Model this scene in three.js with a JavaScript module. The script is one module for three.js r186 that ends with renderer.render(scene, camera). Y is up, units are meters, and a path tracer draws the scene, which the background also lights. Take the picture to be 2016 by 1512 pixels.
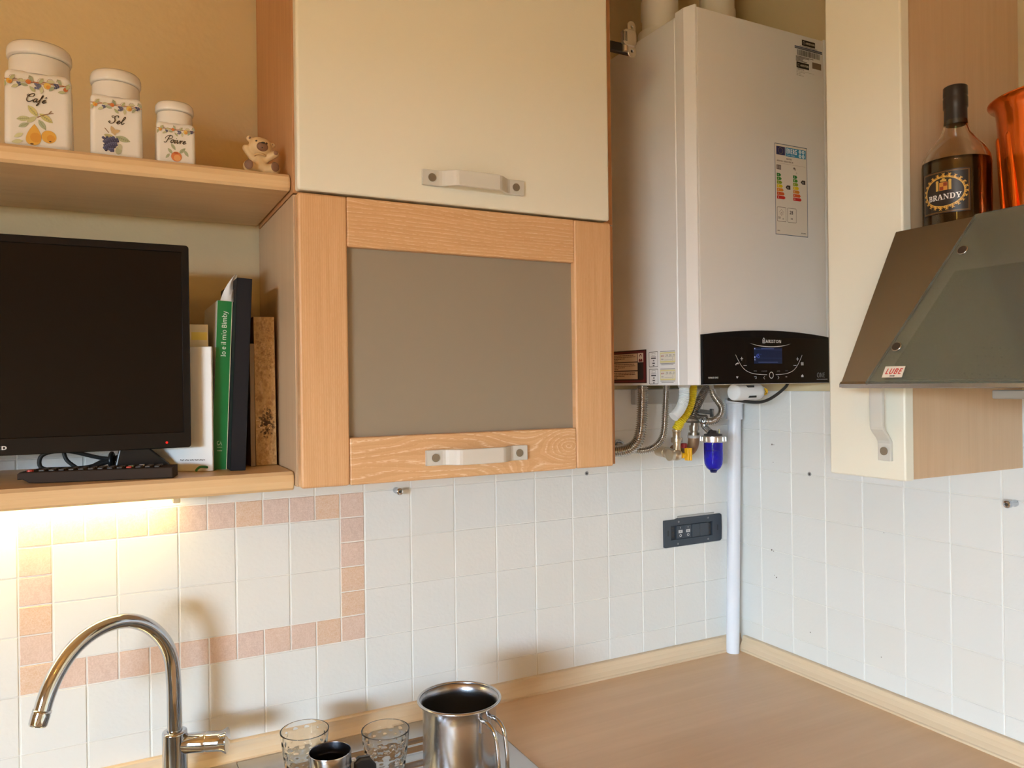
import * as THREE from 'three';
import { RoundedBoxGeometry } from 'three/addons/geometries/RoundedBoxGeometry.js';
import { mergeGeometries, mergeVertices } from 'three/addons/utils/BufferGeometryUtils.js';
import { RectAreaLightUniformsLib } from 'three/addons/lights/RectAreaLightUniformsLib.js';
import { MarchingCubes } from 'three/addons/objects/MarchingCubes.js';

// ---------------------------------------------------------------- camera, sky, light, exposure
const scene = new THREE.Scene();
const camera = new THREE.PerspectiveCamera(52.861, 2016 / 1512, 0.05, 60);
camera.position.set(-1.47, 1.6018, 1.5422);
camera.rotation.order = 'YXZ';
camera.rotation.set(THREE.MathUtils.degToRad(-0.089), THREE.MathUtils.degToRad(-27.528), THREE.MathUtils.degToRad(-0.73));
const renderer = new THREE.WebGLRenderer({ antialias: true });
renderer.toneMapping = THREE.LinearToneMapping;
renderer.toneMappingExposure = 0.96;
renderer.shadowMap.enabled = true;
RectAreaLightUniformsLib.init();
// overcast daylight beyond the window, far to the left and behind the camera
const SKY = new THREE.Color(0.42, 0.72, 1.0);
scene.background = new THREE.Color(1.0, 0.94, 0.86);
scene.backgroundIntensity = 26;
const daylight = new THREE.RectAreaLight(SKY.clone(), 80, 10.0, 3.6);     // the bright band of sky seen through the window
daylight.position.set(-9.6, 1.95 + 1.8, 7.2);
daylight.lookAt(-4.6, 3.75, 5.2);
daylight.name = 'daylight';
scene.add(daylight);

// ---------------------------------------------------------------- helpers
let seed = 7;
const rnd = () => { seed = (seed * 1664525 + 1013904223) >>> 0; return seed / 4294967296; };
const rr = (a, b) => a + (b - a) * rnd();
const V = (x, y, z) => new THREE.Vector3(x, y, z);
const names = new Map();
const numbered = (n) => { const k = names.get(n) || 0; names.set(n, k + 1); return k ? n + '_' + String(k).padStart(3, '0') : n; };
function tag(o, label, category, group) { o.userData.label = label; o.userData.category = category; if (group) o.userData.group = group; return o; }
function thing(name, label, category, pos = [0, 0, 0], ry = 0, group) {
  const o = new THREE.Group(); o.name = numbered(name); o.position.set(...pos); o.rotation.y = ry;
  scene.add(o); return tag(o, label, category, group);
}
function part(name, geo, mat, parent, pos, rot) {
  const m = new THREE.Mesh(geo, mat); m.name = name; m.castShadow = m.receiveShadow = true;
  if (pos) m.position.set(...pos); if (rot) m.rotation.set(...rot);
  parent.add(m); return m;
}
function struct(name, geo, mat) { const m = part(name, geo, mat, scene); m.userData.kind = 'structure'; return m; }
const T = (g, x = 0, y = 0, z = 0, rx = 0, ry = 0, rz = 0) => { g.applyMatrix4(new THREE.Matrix4().compose(V(x, y, z), new THREE.Quaternion().setFromEuler(new THREE.Euler(rx, ry, rz)), V(1, 1, 1))); return g; };
function merge(list) {
  const gs = list.map((g) => { g = g.index ? g.toNonIndexed() : g; for (const k of Object.keys(g.attributes)) if (!['position', 'normal', 'uv'].includes(k)) g.deleteAttribute(k); if (!g.attributes.uv) g.setAttribute('uv', new THREE.BufferAttribute(new Float32Array(g.attributes.position.count * 2), 2)); return g; });
  return mergeGeometries(gs);
}
// uv in metres from the faces, u along the grain axis (0 x, 1 y, 2 z)
function boxUV(g, grain = 0, ou = 0, ov = 0) {
  g = g.index ? g.toNonIndexed() : g;
  const p = g.attributes.position, uv = new Float32Array(p.count * 2), a = V(), b = V(), c = V(), n = V();
  for (let i = 0; i < p.count; i += 3) {
    a.fromBufferAttribute(p, i); b.fromBufferAttribute(p, i + 1); c.fromBufferAttribute(p, i + 2);
    n.copy(b).sub(a).cross(c.clone().sub(a)); const m = [Math.abs(n.x), Math.abs(n.y), Math.abs(n.z)];
    const k = m.indexOf(Math.max(...m)); const ax = [0, 1, 2].filter((q) => q !== k);
    const U = ax.includes(grain) ? grain : ax[0], W = ax[0] === U ? ax[1] : ax[0];
    [a, b, c].forEach((q, j) => { uv[(i + j) * 2] = q.getComponent(U) + ou; uv[(i + j) * 2 + 1] = q.getComponent(W) + ov; });
  }
  g.setAttribute('uv', new THREE.BufferAttribute(uv, 2)); return g;
}
const rbox = (w, h, d, r = 0.002, grain = 0, seg = 2) => boxUV(new RoundedBoxGeometry(w, h, d, seg, Math.min(r, w / 2.01, h / 2.01, d / 2.01)), grain, rnd(), rnd());
// box given by its extents
const span = (x0, x1, y0, y1, z0, z1, r = 0.0015, grain = 0) => { const g = T(new RoundedBoxGeometry(x1 - x0, y1 - y0, z1 - z0, 2, Math.min(r, (x1 - x0) / 2.01, (y1 - y0) / 2.01, (z1 - z0) / 2.01)), (x0 + x1) / 2, (y0 + y1) / 2, (z0 + z1) / 2); return boxUV(g, grain, 0.37, 0.11); };
const plain = (x0, x1, y0, y1, z0, z1, grain = 0) => boxUV(T(new THREE.BoxGeometry(x1 - x0, y1 - y0, z1 - z0), (x0 + x1) / 2, (y0 + y1) / 2, (z0 + z1) / 2), grain);
const cyl = (r0, r1, h, n = 32) => new THREE.CylinderGeometry(r1, r0, h, n);
const lathe = (pts, n = 48) => new THREE.LatheGeometry(pts.map(([x, y]) => new THREE.Vector2(x, y)), n);
function rod(a, b, r, n = 16) { const A = V(...a), B = V(...b), d = B.clone().sub(A), g = new THREE.CylinderGeometry(r, r, d.length(), n); g.applyQuaternion(new THREE.Quaternion().setFromUnitVectors(V(0, 1, 0), d.normalize())); const m = A.add(B).multiplyScalar(0.5); return T(g, m.x, m.y, m.z); }
// tube swept along points, radius a function of the length in metres
function sweep(pts, rad, step = 0.004, nr = 16, caps = true, type = 'catmullrom', tension = 0.5) {
  const curve = new THREE.CatmullRomCurve3(pts.map((p) => V(...p)), false, type, tension), L = curve.getLength(), n = Math.max(2, Math.ceil(L / step));
  const fr = curve.computeFrenetFrames(n, false), pos = [], idx = [];
  for (let i = 0; i <= n; i++) {
    const c = curve.getPointAt(i / n), r = typeof rad === 'function' ? rad((i / n) * L, L) : rad;
    for (let j = 0; j < nr; j++) { const a = (j / nr) * 2 * Math.PI; pos.push(...c.clone().addScaledVector(fr.normals[i], Math.cos(a) * r).addScaledVector(fr.binormals[i], Math.sin(a) * r).toArray()); }
  }
  for (let i = 0; i < n; i++) for (let j = 0; j < nr; j++) { const a = i * nr + j, b = i * nr + ((j + 1) % nr), c = a + nr, d = b + nr; idx.push(a, b, d, a, d, c); }
  if (caps) { const s = pos.length / 3; pos.push(...curve.getPointAt(0).toArray(), ...curve.getPointAt(1).toArray()); for (let j = 0; j < nr; j++) { const k = (j + 1) % nr; idx.push(s, k, j, s + 1, n * nr + j, n * nr + k); } }
  const g = new THREE.BufferGeometry(); g.setAttribute('position', new THREE.Float32BufferAttribute(pos, 3)); g.setIndex(idx); g.computeVertexNormals(); return g;
}
const corrugated = (r, amp, pitch) => (s) => r + amp * Math.cos((2 * Math.PI * s) / pitch);
// profile (list of [a, b]) extruded along an axis
function extrude(profile, depth, bevel = 0, holes = []) {
  const s = new THREE.Shape(profile.map(([x, y]) => new THREE.Vector2(x, y))); for (const h of holes) s.holes.push(new THREE.Path(h.map(([x, y]) => new THREE.Vector2(x, y))));
  return new THREE.ExtrudeGeometry(s, { depth: depth - 2 * bevel, bevelEnabled: bevel > 0, bevelSize: bevel, bevelThickness: bevel, bevelOffset: -bevel, bevelSegments: 2, curveSegments: 16 }).translate(0, 0, bevel);
}
// periodic value noise
const H = (x, y, s) => { let h = (x * 374761393 + y * 668265263 + s * 982451653) | 0; h = Math.imul(h ^ (h >>> 13), 1274126177); return ((h ^ (h >>> 16)) >>> 0) / 4294967296; };
function vn(x, y, px, py, s) { const xi = Math.floor(x), yi = Math.floor(y); let fx = x - xi, fy = y - yi; fx = fx * fx * (3 - 2 * fx); fy = fy * fy * (3 - 2 * fy); const w = (a, p) => ((a % p) + p) % p, a = w(xi, px), b = w(xi + 1, px), c = w(yi, py), d = w(yi + 1, py); return (H(a, c, s) * (1 - fx) + H(b, c, s) * fx) * (1 - fy) + (H(a, d, s) * (1 - fx) + H(b, d, s) * fx) * fy; }
function fbm(u, v, fx, fy, o, s) { let t = 0, a = 0.5, n = 0; for (let k = 0; k < o; k++) { t += a * vn(u * fx, v * fy, fx, fy, s + k); n += a; a /= 2; fx *= 2; fy *= 2; } return t / n; }
function pix(w, h, fn, srgb = true) {
  const d = new Uint8Array(w * h * 4);
  for (let y = 0; y < h; y++) for (let x = 0; x < w; x++) { const c = fn(x / w, y / h), i = (y * w + x) * 4; for (let k = 0; k < 3; k++) d[i + k] = Math.max(0, Math.min(255, c[k])); d[i + 3] = 255; }
  const t = new THREE.DataTexture(d, w, h, THREE.RGBAFormat); t.wrapS = t.wrapT = THREE.RepeatWrapping; t.magFilter = THREE.LinearFilter; t.minFilter = THREE.LinearFilter; if (srgb) t.colorSpace = THREE.SRGBColorSpace; t.needsUpdate = true; return t;
}
const rep = (t, sx, sy) => { t.repeat.set(1 / sx, 1 / sy); return t; };
const std = (color, roughness = 0.5, metalness = 0, extra = {}) => new THREE.MeshPhysicalMaterial({ color, roughness, metalness, side: THREE.DoubleSide, ...extra });
function canvasMat(w, h, draw, rough = 0.45, extra = {}) {
  const c = document.createElement('canvas'); c.width = w; c.height = h; draw(c.getContext('2d'), w, h);
  const t = new THREE.CanvasTexture(c); t.colorSpace = THREE.SRGBColorSpace; t.magFilter = THREE.LinearFilter;
  return std(0xffffff, rough, 0, { map: t, ...extra });
}
const decal = (w, h) => new THREE.PlaneGeometry(w, h);

// ---------------------------------------------------------------- materials
const mix = (a, b, t) => a.map((v, i) => v + (b[i] - v) * t);
const woodTex = (c0, c1, seedn, fv = 48) => pix(512, 512, (u, v) => { const w = v + 0.012 * (fbm(u, v, 3, 4, 3, seedn) - 0.5); const f = fbm(u, w, 3, fv, 3, seedn + 9), g = fbm(u, v, 10, 160, 2, seedn + 20), b = fbm(u, v, 3, 6, 2, seedn + 30); return mix(c0, c1, Math.min(1, Math.max(0, 0.55 * f + 0.25 * g + 0.35 * b - 0.1))); });
const M = {};
M.paint = std(new THREE.Color(0.74, 0.60, 0.37), 0.85, 0, { bumpMap: rep(pix(256, 256, (u, v) => { const n = 255 * fbm(u, v, 24, 24, 4, 3); return [n, n, n]; }, false), 0.3, 0.3), bumpScale: 0.0008 });
M.grout = std(new THREE.Color(0.86, 0.84, 0.79), 0.9);
M.veneer = std(0xffffff, 0.42, 0, { map: rep(woodTex([226, 182, 132], [198, 148, 98], 11), 0.5, 0.4) });
M.veneerDark = std(0xffffff, 0.45, 0, { map: rep(woodTex([208, 160, 114], [186, 132, 88], 31), 0.5, 0.4) });
M.shelf = std(0xffffff, 0.38, 0, { map: rep(woodTex([230, 199, 156], [210, 172, 124], 51, 24), 0.7, 0.3) });
M.trim = std(0xffffff, 0.42, 0, { map: rep(woodTex([232, 212, 182], [216, 190, 156], 51, 24), 0.7, 0.3) });
M.sideWood = std(0xffffff, 0.42, 0, { map: rep(woodTex([214, 184, 150], [198, 164, 128], 71, 40), 0.6, 0.4) });
M.worktop = std(0xffffff, 0.34, 0, { map: rep(pix(1024, 512, (u, v) => { const f = fbm(u, v, 3, 22, 4, 90), g = fbm(u, v, 12, 120, 2, 95), b = fbm(u, v, 4, 5, 3, 97); return mix([226, 193, 156], [200, 162, 124], Math.min(1, Math.max(0, 0.5 * f + 0.2 * g + 0.55 * b - 0.15))); }), 1.4, 0.7) });
M.cream = std(new THREE.Color(0.85, 0.82, 0.70), 0.33, 0, { clearcoat: 0.15, clearcoatRoughness: 0.3 });
M.boiler = std(new THREE.Color(0.91, 0.91, 0.91), 0.4);
M.boilerFront = std(new THREE.Color(0.84, 0.83, 0.815), 0.42);
M.whitePlastic = std(new THREE.Color(0.84, 0.84, 0.85), 0.4);
M.black = std(new THREE.Color(0.012, 0.012, 0.013), 0.35);
M.blackGloss = std(new THREE.Color(0.008, 0.008, 0.009), 0.14, 0, { specularIntensity: 0.6 });
M.rubber = std(new THREE.Color(0.02, 0.018, 0.017), 0.55);
M.chrome = std(new THREE.Color(0.56, 0.59, 0.64), 0.05, 1);
M.steel = std(new THREE.Color(0.52, 0.53, 0.545), 0.26, 1);
M.hose = std(new THREE.Color(0.56, 0.53, 0.49), 0.24, 1);
M.brass = std(new THREE.Color(0.62, 0.54, 0.42), 0.3, 1);
M.copperBrown = std(new THREE.Color(0.30, 0.17, 0.09), 0.5, 0.3);
M.hoodSteel = std(new THREE.Color(0.34, 0.32, 0.30), 0.32, 1);
M.acrylic = std(new THREE.Color(0.98, 0.96, 0.90), 0.4, 0, { transmission: 0.45, thickness: 0.01, ior: 1.45 });
M.screw = std(new THREE.Color(0.27, 0.23, 0.18), 0.4, 0.6);
M.darkHole = std(new THREE.Color(0.05, 0.045, 0.04), 0.8);
M.ceramic = std(new THREE.Color(0.79, 0.75, 0.69), 0.22, 0, { clearcoat: 0.4, clearcoatRoughness: 0.15 });
const ash = (w, h, field, lines, seedn) => pix(w, h, (u, v) => {
  const b = fbm(u, v, 4, 14, 3, seedn), r = field(u, v), fr = r - Math.floor(r);
  const dash = fbm(u, v, 70, 60, 2, seedn + 4), wob = fbm(u, v, 8, 20, 2, seedn + 6);
  const line = Math.max(0, 1 - Math.abs(fr - 0.5) / (0.10 + 0.12 * wob)) * Math.max(0, Math.min(1, (dash - 0.30) * 3.4)) * lines;
  const pore = Math.max(0, fbm(u, v, 90, 200, 1, seedn + 8) - 0.78) * 1.3 * lines;
  return mix(mix([226, 182, 136], [206, 156, 108], 0.65 * b + 0.35 * (1 - fr)), [246, 222, 190], Math.min(0.75, 0.62 * line + pore));
});
const railTop = ash(1024, 256, (u, v) => 13 * v + 2.6 * (fbm(u, v, 2, 2, 3, 5) - 0.5) + 1.6 * Math.exp(-((u - 0.62) ** 2) / 0.012) * (v - 0.3) + 1.5 * u, 1, 200);
const railBottom = ash(1024, 256, (u, v) => { const d = Math.sqrt(((u - 0.95) * 5.2) ** 2 + ((v - 0.55) * 1.6) ** 2 + 0.002), e = Math.exp(-((u - 0.97) ** 2) / 0.05); return (1 - e) * (5.5 * v + 2.2 * fbm(u, v, 3, 3, 3, 41)) + e * (9 * d + 1.2 * fbm(u, v, 6, 6, 2, 44)); }, 1.25, 220);
const stileTex = ash(512, 256, (u, v) => 26 * v + 1.2 * fbm(u, v, 2, 3, 3, 61), 0.42, 240);
const ashMat = (t) => std(0xffffff, 0.42, 0, { map: t, bumpMap: t, bumpScale: -0.0003 });
M.ashTop = ashMat(railTop); M.ashBottom = ashMat(railBottom); M.ashStile = ashMat(rep(stileTex, 0.46, 0.09));

// ---------------------------------------------------------------- room shell
const CY = 0.9, JY = 1.383, CX = -1.0108;            // worktop height, height of the top of the border, x of its right edge
const wallM = std(new THREE.Color(0.60, 0.49, 0.34), 0.85), ceilM = std(new THREE.Color(0.68, 0.44, 0.20), 0.8), floorM = std(new THREE.Color(0.36, 0.19, 0.085), 0.45);
const X0 = -4.6, Z1 = 6.9;
const wallBack = struct('wall_back', plain(X0 - 0.3, 0.2, 0, 2.7, -0.2, -0.008), M.paint);
const wallRight = struct('wall_right', plain(0.008, 0.2, 0, 2.7, -0.008, Z1, 2), M.paint);
struct('wall_front', plain(X0 - 0.3, 0.2, 0, 2.7, Z1, Z1 + 0.2), wallM);
struct('floor', plain(X0 - 0.3, 0.2, -0.15, 0, -0.2, Z1 + 0.2), floorM);
struct('ceiling', plain(X0 - 0.3, 0.2, 2.7, 2.9, -0.2, Z1 + 0.2), ceilM);
const WZ0 = 2.9, WZ1 = 5.1, WY0 = 0.3, WY1 = 2.12;
struct('wall_left', merge([plain(X0 - 0.3, X0, 0, 2.7, -0.008, WZ0, 2), plain(X0 - 0.3, X0, 0, 2.7, WZ1, Z1, 2), plain(X0 - 0.3, X0, WY1, 2.7, WZ0, WZ1, 2), plain(X0 - 0.3, X0, 0, WY0, WZ0, WZ1, 2)]), wallM);
struct('window_1', merge([plain(X0 - 0.16, X0 - 0.1, WY0, WY1, WZ0, WZ0 + 0.05), plain(X0 - 0.16, X0 - 0.1, WY0, WY1, WZ1 - 0.05, WZ1), plain(X0 - 0.16, X0 - 0.1, WY1 - 0.05, WY1, WZ0, WZ1), plain(X0 - 0.16, X0 - 0.1, WY0, WY0 + 0.05, WZ0, WZ1)]), std(new THREE.Color(0.5, 0.3, 0.15), 0.5));
const ground = part('terrace', plain(-12, X0 - 0.3, -0.3, -0.02, -3, 12), std(new THREE.Color(0.22, 0.16, 0.09), 0.8), scene); ground.userData.kind = 'structure';
{
  const gs = []; for (let i = 0; i < 46; i++) { const g = new THREE.IcosahedronGeometry(rr(0.4, 0.6), 2), p = g.attributes.position; for (let k = 0; k < p.count; k++) { const q = 1 + 0.25 * (H(Math.round(p.getX(k) * 40), Math.round(p.getY(k) * 40), Math.round(p.getZ(k) * 40)) - 0.5); p.setXYZ(k, p.getX(k) * q, p.getY(k) * q, p.getZ(k) * q); } gs.push(g.translate(rr(-9.2, -8.6), rr(0.3, 1.15), 0 + (i / 46) * 13)); }
  const hg = merge(gs); hg.computeVertexNormals(); const h = tag(part('hedge', hg, std(new THREE.Color(0.10, 0.17, 0.05), 0.8), scene), 'green garden hedge outside the window', 'hedge'); h.userData.kind = 'stuff';
}

// ---------------------------------------------------------------- warm pendant lamp behind the camera
{
  const WARM = new THREE.Color(1, 0.60, 0.12), l = thing('pendant_lamp', 'warm glowing globe lamp hanging from the ceiling behind the camera', 'lamp', [-2.5, 2.32, 2.2]);
  part('globe', new THREE.SphereGeometry(0.09, 32, 24), std(0x000000, 0.5, 0, { emissive: WARM, emissiveIntensity: 8 }), l);
  part('cord', T(cyl(0.004, 0.004, 0.29, 12), 0, 0.234, 0), std(0x221a14, 0.6), l); part('cap', T(cyl(0.03, 0.045, 0.05, 28), 0, 0.1, 0), std(0x553a20, 0.5), l);
  const p = new THREE.PointLight(WARM, 1.0, 0, 2); p.castShadow = true; p.shadow.radius = 4; l.add(p);
}

// ---------------------------------------------------------------- wall tiles, one mesh each
function tileGeo(w, h, ou, ov) {
  const b = 0.0011, d = 0.0075, P = [], U = [], q = (a, c, e, f) => { for (const p of [a, c, e, a, e, f]) { P.push(...p); U.push(p[0] + ou, p[1] + ov); } };
  const ring = (i, z) => [[-w / 2 + i, -h / 2 + i, z], [w / 2 - i, -h / 2 + i, z], [w / 2 - i, h / 2 - i, z], [-w / 2 + i, h / 2 - i, z]];
  const A = ring(b, 0), B = ring(0, -b), C = ring(0, -d); q(...A);
  for (let k = 0; k < 4; k++) { const n = (k + 1) % 4; q(B[k], B[n], A[n], A[k]); q(C[k], C[n], B[n], B[k]); }
  const g = new THREE.BufferGeometry(); g.setAttribute('position', new THREE.Float32BufferAttribute(P, 3)); g.setAttribute('uv', new THREE.Float32BufferAttribute(U, 2)); g.computeVertexNormals(); return g;
}
const tileBump = rep(pix(256, 256, (u, v) => { const n = 255 * (0.8 * fbm(u, v, 4, 4, 2, 301) + 0.2 * fbm(u, v, 40, 40, 2, 305)); return [n, n, n]; }, false), 0.2, 0.2);
const whiteTiles = [[0.79, 0.78, 0.75], [0.79, 0.773, 0.735], [0.795, 0.79, 0.765], [0.785, 0.78, 0.755]].map((c) => std(new THREE.Color(...c), 0.42, 0, { bumpMap: tileBump, bumpScale: 0.0012 }));
const pinkTiles = [[216, 188, 172], [219, 189, 170], [219, 184, 154], [212, 186, 173]].map((c, k) => std(0xffffff, 0.5, 0, { map: rep(pix(128, 128, (u, v) => { const n = fbm(u, v, 32, 32, 2, 330 + k) - 0.5, m = fbm(u, v, 5, 5, 3, 350 + k) - 0.5; return mix(c, [234, 212, 200], 0.3 + 1.0 * n + 0.35 * m); }), 0.05, 0.05), bumpMap: tileBump, bumpScale: 0.001 }));
const geoCache = new Map();
function tile(parent, x0, x1, y0, y1, pink, right) {
  const w = x1 - x0 - 0.0024, h = y1 - y0 - (pink ? 0.0022 : 0.0013); if (w < 0.006 || h < 0.006) return;
  const key = [w.toFixed(4), h.toFixed(4), Math.floor(rnd() * 3)].join(); if (!geoCache.has(key)) geoCache.set(key, tileGeo(w, h, rnd(), rnd()));
  const mats = pink ? pinkTiles : whiteTiles, m = part('tile', geoCache.get(key), mats[Math.floor(rnd() * 4)], parent);
  const c = (x0 + x1) / 2, y = (y0 + y1) / 2, t = rr(-0.003, 0.003), s = rr(-0.003, 0.003), o = rr(-0.0003, 0.0001);
  if (right) { m.position.set(-o, y, c); m.rotation.set(0, -Math.PI / 2 + t, 0); } else { m.position.set(c, y, o); m.rotation.set(s, t, 0); }
}
const gb = part('grout', plain(-2.35, 0.0, CY, 1.5815, -0.0075, -0.0016), M.grout, wallBack);
const gr = part('grout', plain(0.0016, 0.0075, CY, 1.573, -0.007, 1.05, 2), M.grout, wallRight);
const bx = (i) => CX + 0.1 * i, by = (j) => JY - 0.1 * j;
for (let i = -8; i <= 10; i++) for (let j = -2; j <= 4; j++) {
  const inBorder = i >= -6 && i < 0 && j >= 0 && j < 3; if (inBorder) continue;
  if (j < -1 && i >= -2 && i < 3) continue;                            // behind the wall cupboards
  tile(wallBack, bx(i), Math.min(bx(i + 1), -0.001), Math.max(by(j + 1), CY + 0.012), by(j), false);
}
for (let k = 0; k < 12; k++) { const x = bx(-6 + k * 0.5); tile(wallBack, x, x + 0.05, by(0.5), by(0), true); tile(wallBack, x, x + 0.05, by(3), by(2.5), true); }
for (let k = 1; k < 5; k++) { const y = by(0.5 * k + 0.5); tile(wallBack, bx(-6), bx(-5.5), y, y + 0.05, true); tile(wallBack, bx(-0.5), bx(0), y, y + 0.05, true); }
for (let i = 0; i < 5; i++) for (let j = 0; j < 2; j++) tile(wallBack, bx(-5.5 + i), bx(-4.5 + i), by(1.5 + j), by(0.5 + j), false);
for (let k = 0; k < 10; k++) for (let j = -2; j <= 4; j++) { const z1 = 0.0875 + 0.1 * k, y1 = by(j + 0.098); tile(wallRight, Math.max(z1 - 0.1, 0.001), z1, Math.max(y1 - 0.1, CY + 0.012), y1, false, true); }
for (const [y, z, s] of [[1.439, 0.127, 1], [1.439, 0.133, 0.5], [1.174, 0.122, 1], [1.172, 0.128, 0.6], [1.395, 0.13, 0.5], [1.112, 0.13, 0.5], [1.108, 0.137, 0.8], [1.0, 0.24, 0.6], [1.0, 0.43, 0.5], [1.27, 0.44, 0.4]])
  part('chip', new THREE.CircleGeometry(0.0022 * s, 7), std(new THREE.Color(0.16, 0.13, 0.11), 0.9), wallRight, [-0.0006, y, z], [0, -Math.PI / 2, 0]);

// ---------------------------------------------------------------- wood strips between worktop and tiles
const prof = [[0, 0], [0.0275, 0], [0.0275, 0.004], [0.024, 0.0055], [0.022, 0.008], [0.0165, 0.014], [0.012, 0.023], [0.0105, 0.031], [0.0105, 0.0325], [0.008, 0.034], [0, 0.034]];
const t1 = boxUV(T(extrude(prof, 2.4), 0, 0, 0, 0, -Math.PI / 2, 0).translate(0, 0, 0), 0);   // along the back wall
t1.computeBoundingBox(); const bb1 = t1.boundingBox; t1.translate(-0.0005 - bb1.max.x, CY, 0.0003 - bb1.min.z);
struct('trim_1', t1, M.trim);
const t2 = extrude(prof.map(([a, b]) => [-a, b]), 1.57); t2.translate(-0.0003, CY, 0.0275);
struct('trim_2', boxUV(t2, 2), M.trim);

// ---------------------------------------------------------------- worktop and base units
{
  const s = new THREE.Shape(); [[-2.6, 0.001], [-0.001, 0.001], [-0.001, 1.6], [-0.61, 1.6], [-0.61, 0.61], [-2.6, 0.61]].forEach(([x, z], i) => (i ? s.lineTo(x, -z) : s.moveTo(x, -z)));
  const h = new THREE.Path(); [[-1.92, 0.05], [-0.83, 0.05], [-0.83, 0.49], [-1.92, 0.49]].forEach(([x, z], i) => (i ? h.lineTo(x, -z) : h.moveTo(x, -z))); s.holes.push(h);
  const g = boxUV(T(new THREE.ExtrudeGeometry(s, { depth: 0.038, bevelEnabled: false }), 0, 0, 0, -Math.PI / 2, 0, 0).translate(0, CY - 0.038, 0), 0);
  tag(part('worktop', g, M.worktop, scene), 'pale wood laminate worktop turning the corner below the tiled walls', 'worktop');
  for (const [x0, x1, z0, z1, side, lab] of [[-2.6, -1.95, 0.02, 0.57, 0, 'beige base cupboard under the worktop left of the sink'], [-0.8, -0.62, 0.02, 0.57, 0, 'narrow beige base cupboard under the worktop right of the sink'], [-0.57, -0.02, 0.62, 1.6, 1, 'beige base cupboard under the worktop along the right wall']]) {
    const b = thing('base_cabinet', lab, 'cupboard'); part('carcass', span(x0, x1, 0, CY - 0.039, z0, z1), M.veneer, b);
    part('door', side ? span(x0 - 0.021, x0 - 0.001, 0.1, CY - 0.06, z0 + 0.01, z1 - 0.01) : span(x0 + 0.005, x1 - 0.005, 0.1, CY - 0.06, z1 + 0.001, z1 + 0.021), M.cream, b);
  }
}

// ---------------------------------------------------------------- sink with drainboard
{
  const s = thing('sink', 'stainless steel sink with a ribbed drainboard set in the worktop', 'sink');
  const X = [-1.27, -0.785], Z = [0.029, 0.515], nx = 150, nz = 220, pos = [], idx = [], top = CY + 0.004;
  const sm = (a, b, x) => { const t = Math.min(1, Math.max(0, (x - a) / (b - a))); return t * t * (3 - 2 * t); };
  for (let j = 0; j <= nz; j++) for (let i = 0; i <= nx; i++) {
    const x = X[0] + (X[1] - X[0]) * i / nx, z = Z[0] + (Z[1] - Z[0]) * j / nz;
    const inside = Math.min(sm(-1.262, -1.25, x), 1 - sm(-0.838, -0.828, x), sm(0.098, 0.108, z), 1 - sm(0.475, 0.485, z));
    const rib = Math.pow(Math.max(0, Math.sin(((z - 0.114) / 0.028) * Math.PI)), 2) * Math.min(sm(-1.24, -1.225, x), 1 - sm(-0.862, -0.848, x)) * sm(0.11, 0.118, z) * (1 - sm(0.468, 0.472, z));
    const edge = Math.min(i, nx - i, j, nz - j) < 1 ? -0.0038 : 0;
    pos.push(x, top + edge - inside * 0.009 + inside * rib * 0.0085, z);
  }
  for (let j = 0; j < nz; j++) for (let i = 0; i < nx; i++) { const a = j * (nx + 1) + i, b = a + nx + 1; idx.push(a, b, b + 1, a, b + 1, a + 1); }
  const g = new THREE.BufferGeometry(); g.setAttribute('position', new THREE.Float32BufferAttribute(pos, 3)); g.setIndex(idx); g.computeVertexNormals();
  part('drainboard', g, M.steel, s);
  const rim = new THREE.Shape(); [[-1.96, 0.029], [-1.27, 0.029], [-1.27, 0.515], [-1.96, 0.515]].forEach(([x, z], i) => (i ? rim.lineTo(x, -z) : rim.moveTo(x, -z)));
  const hole = new THREE.Path(); hole.absellipse(-1.6, -0.315, 0.26, 0.165, 0, 2 * Math.PI); rim.holes.push(hole);
  part('rim', T(new THREE.ExtrudeGeometry(rim, { depth: 0.0035, bevelEnabled: false, curveSegments: 48 }), 0, CY + 0.0004, 0, -Math.PI / 2), M.steel, s);
  const bowl = lathe([[0.999, 0], [0.97, -0.06], [0.9, -0.14], [0.6, -0.165], [0.001, -0.17]], 64); bowl.scale(0.26, 1, 0.165);
  part('bowl', T(bowl, -1.6, CY + 0.002, 0.315), M.steel, s);
}

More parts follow.
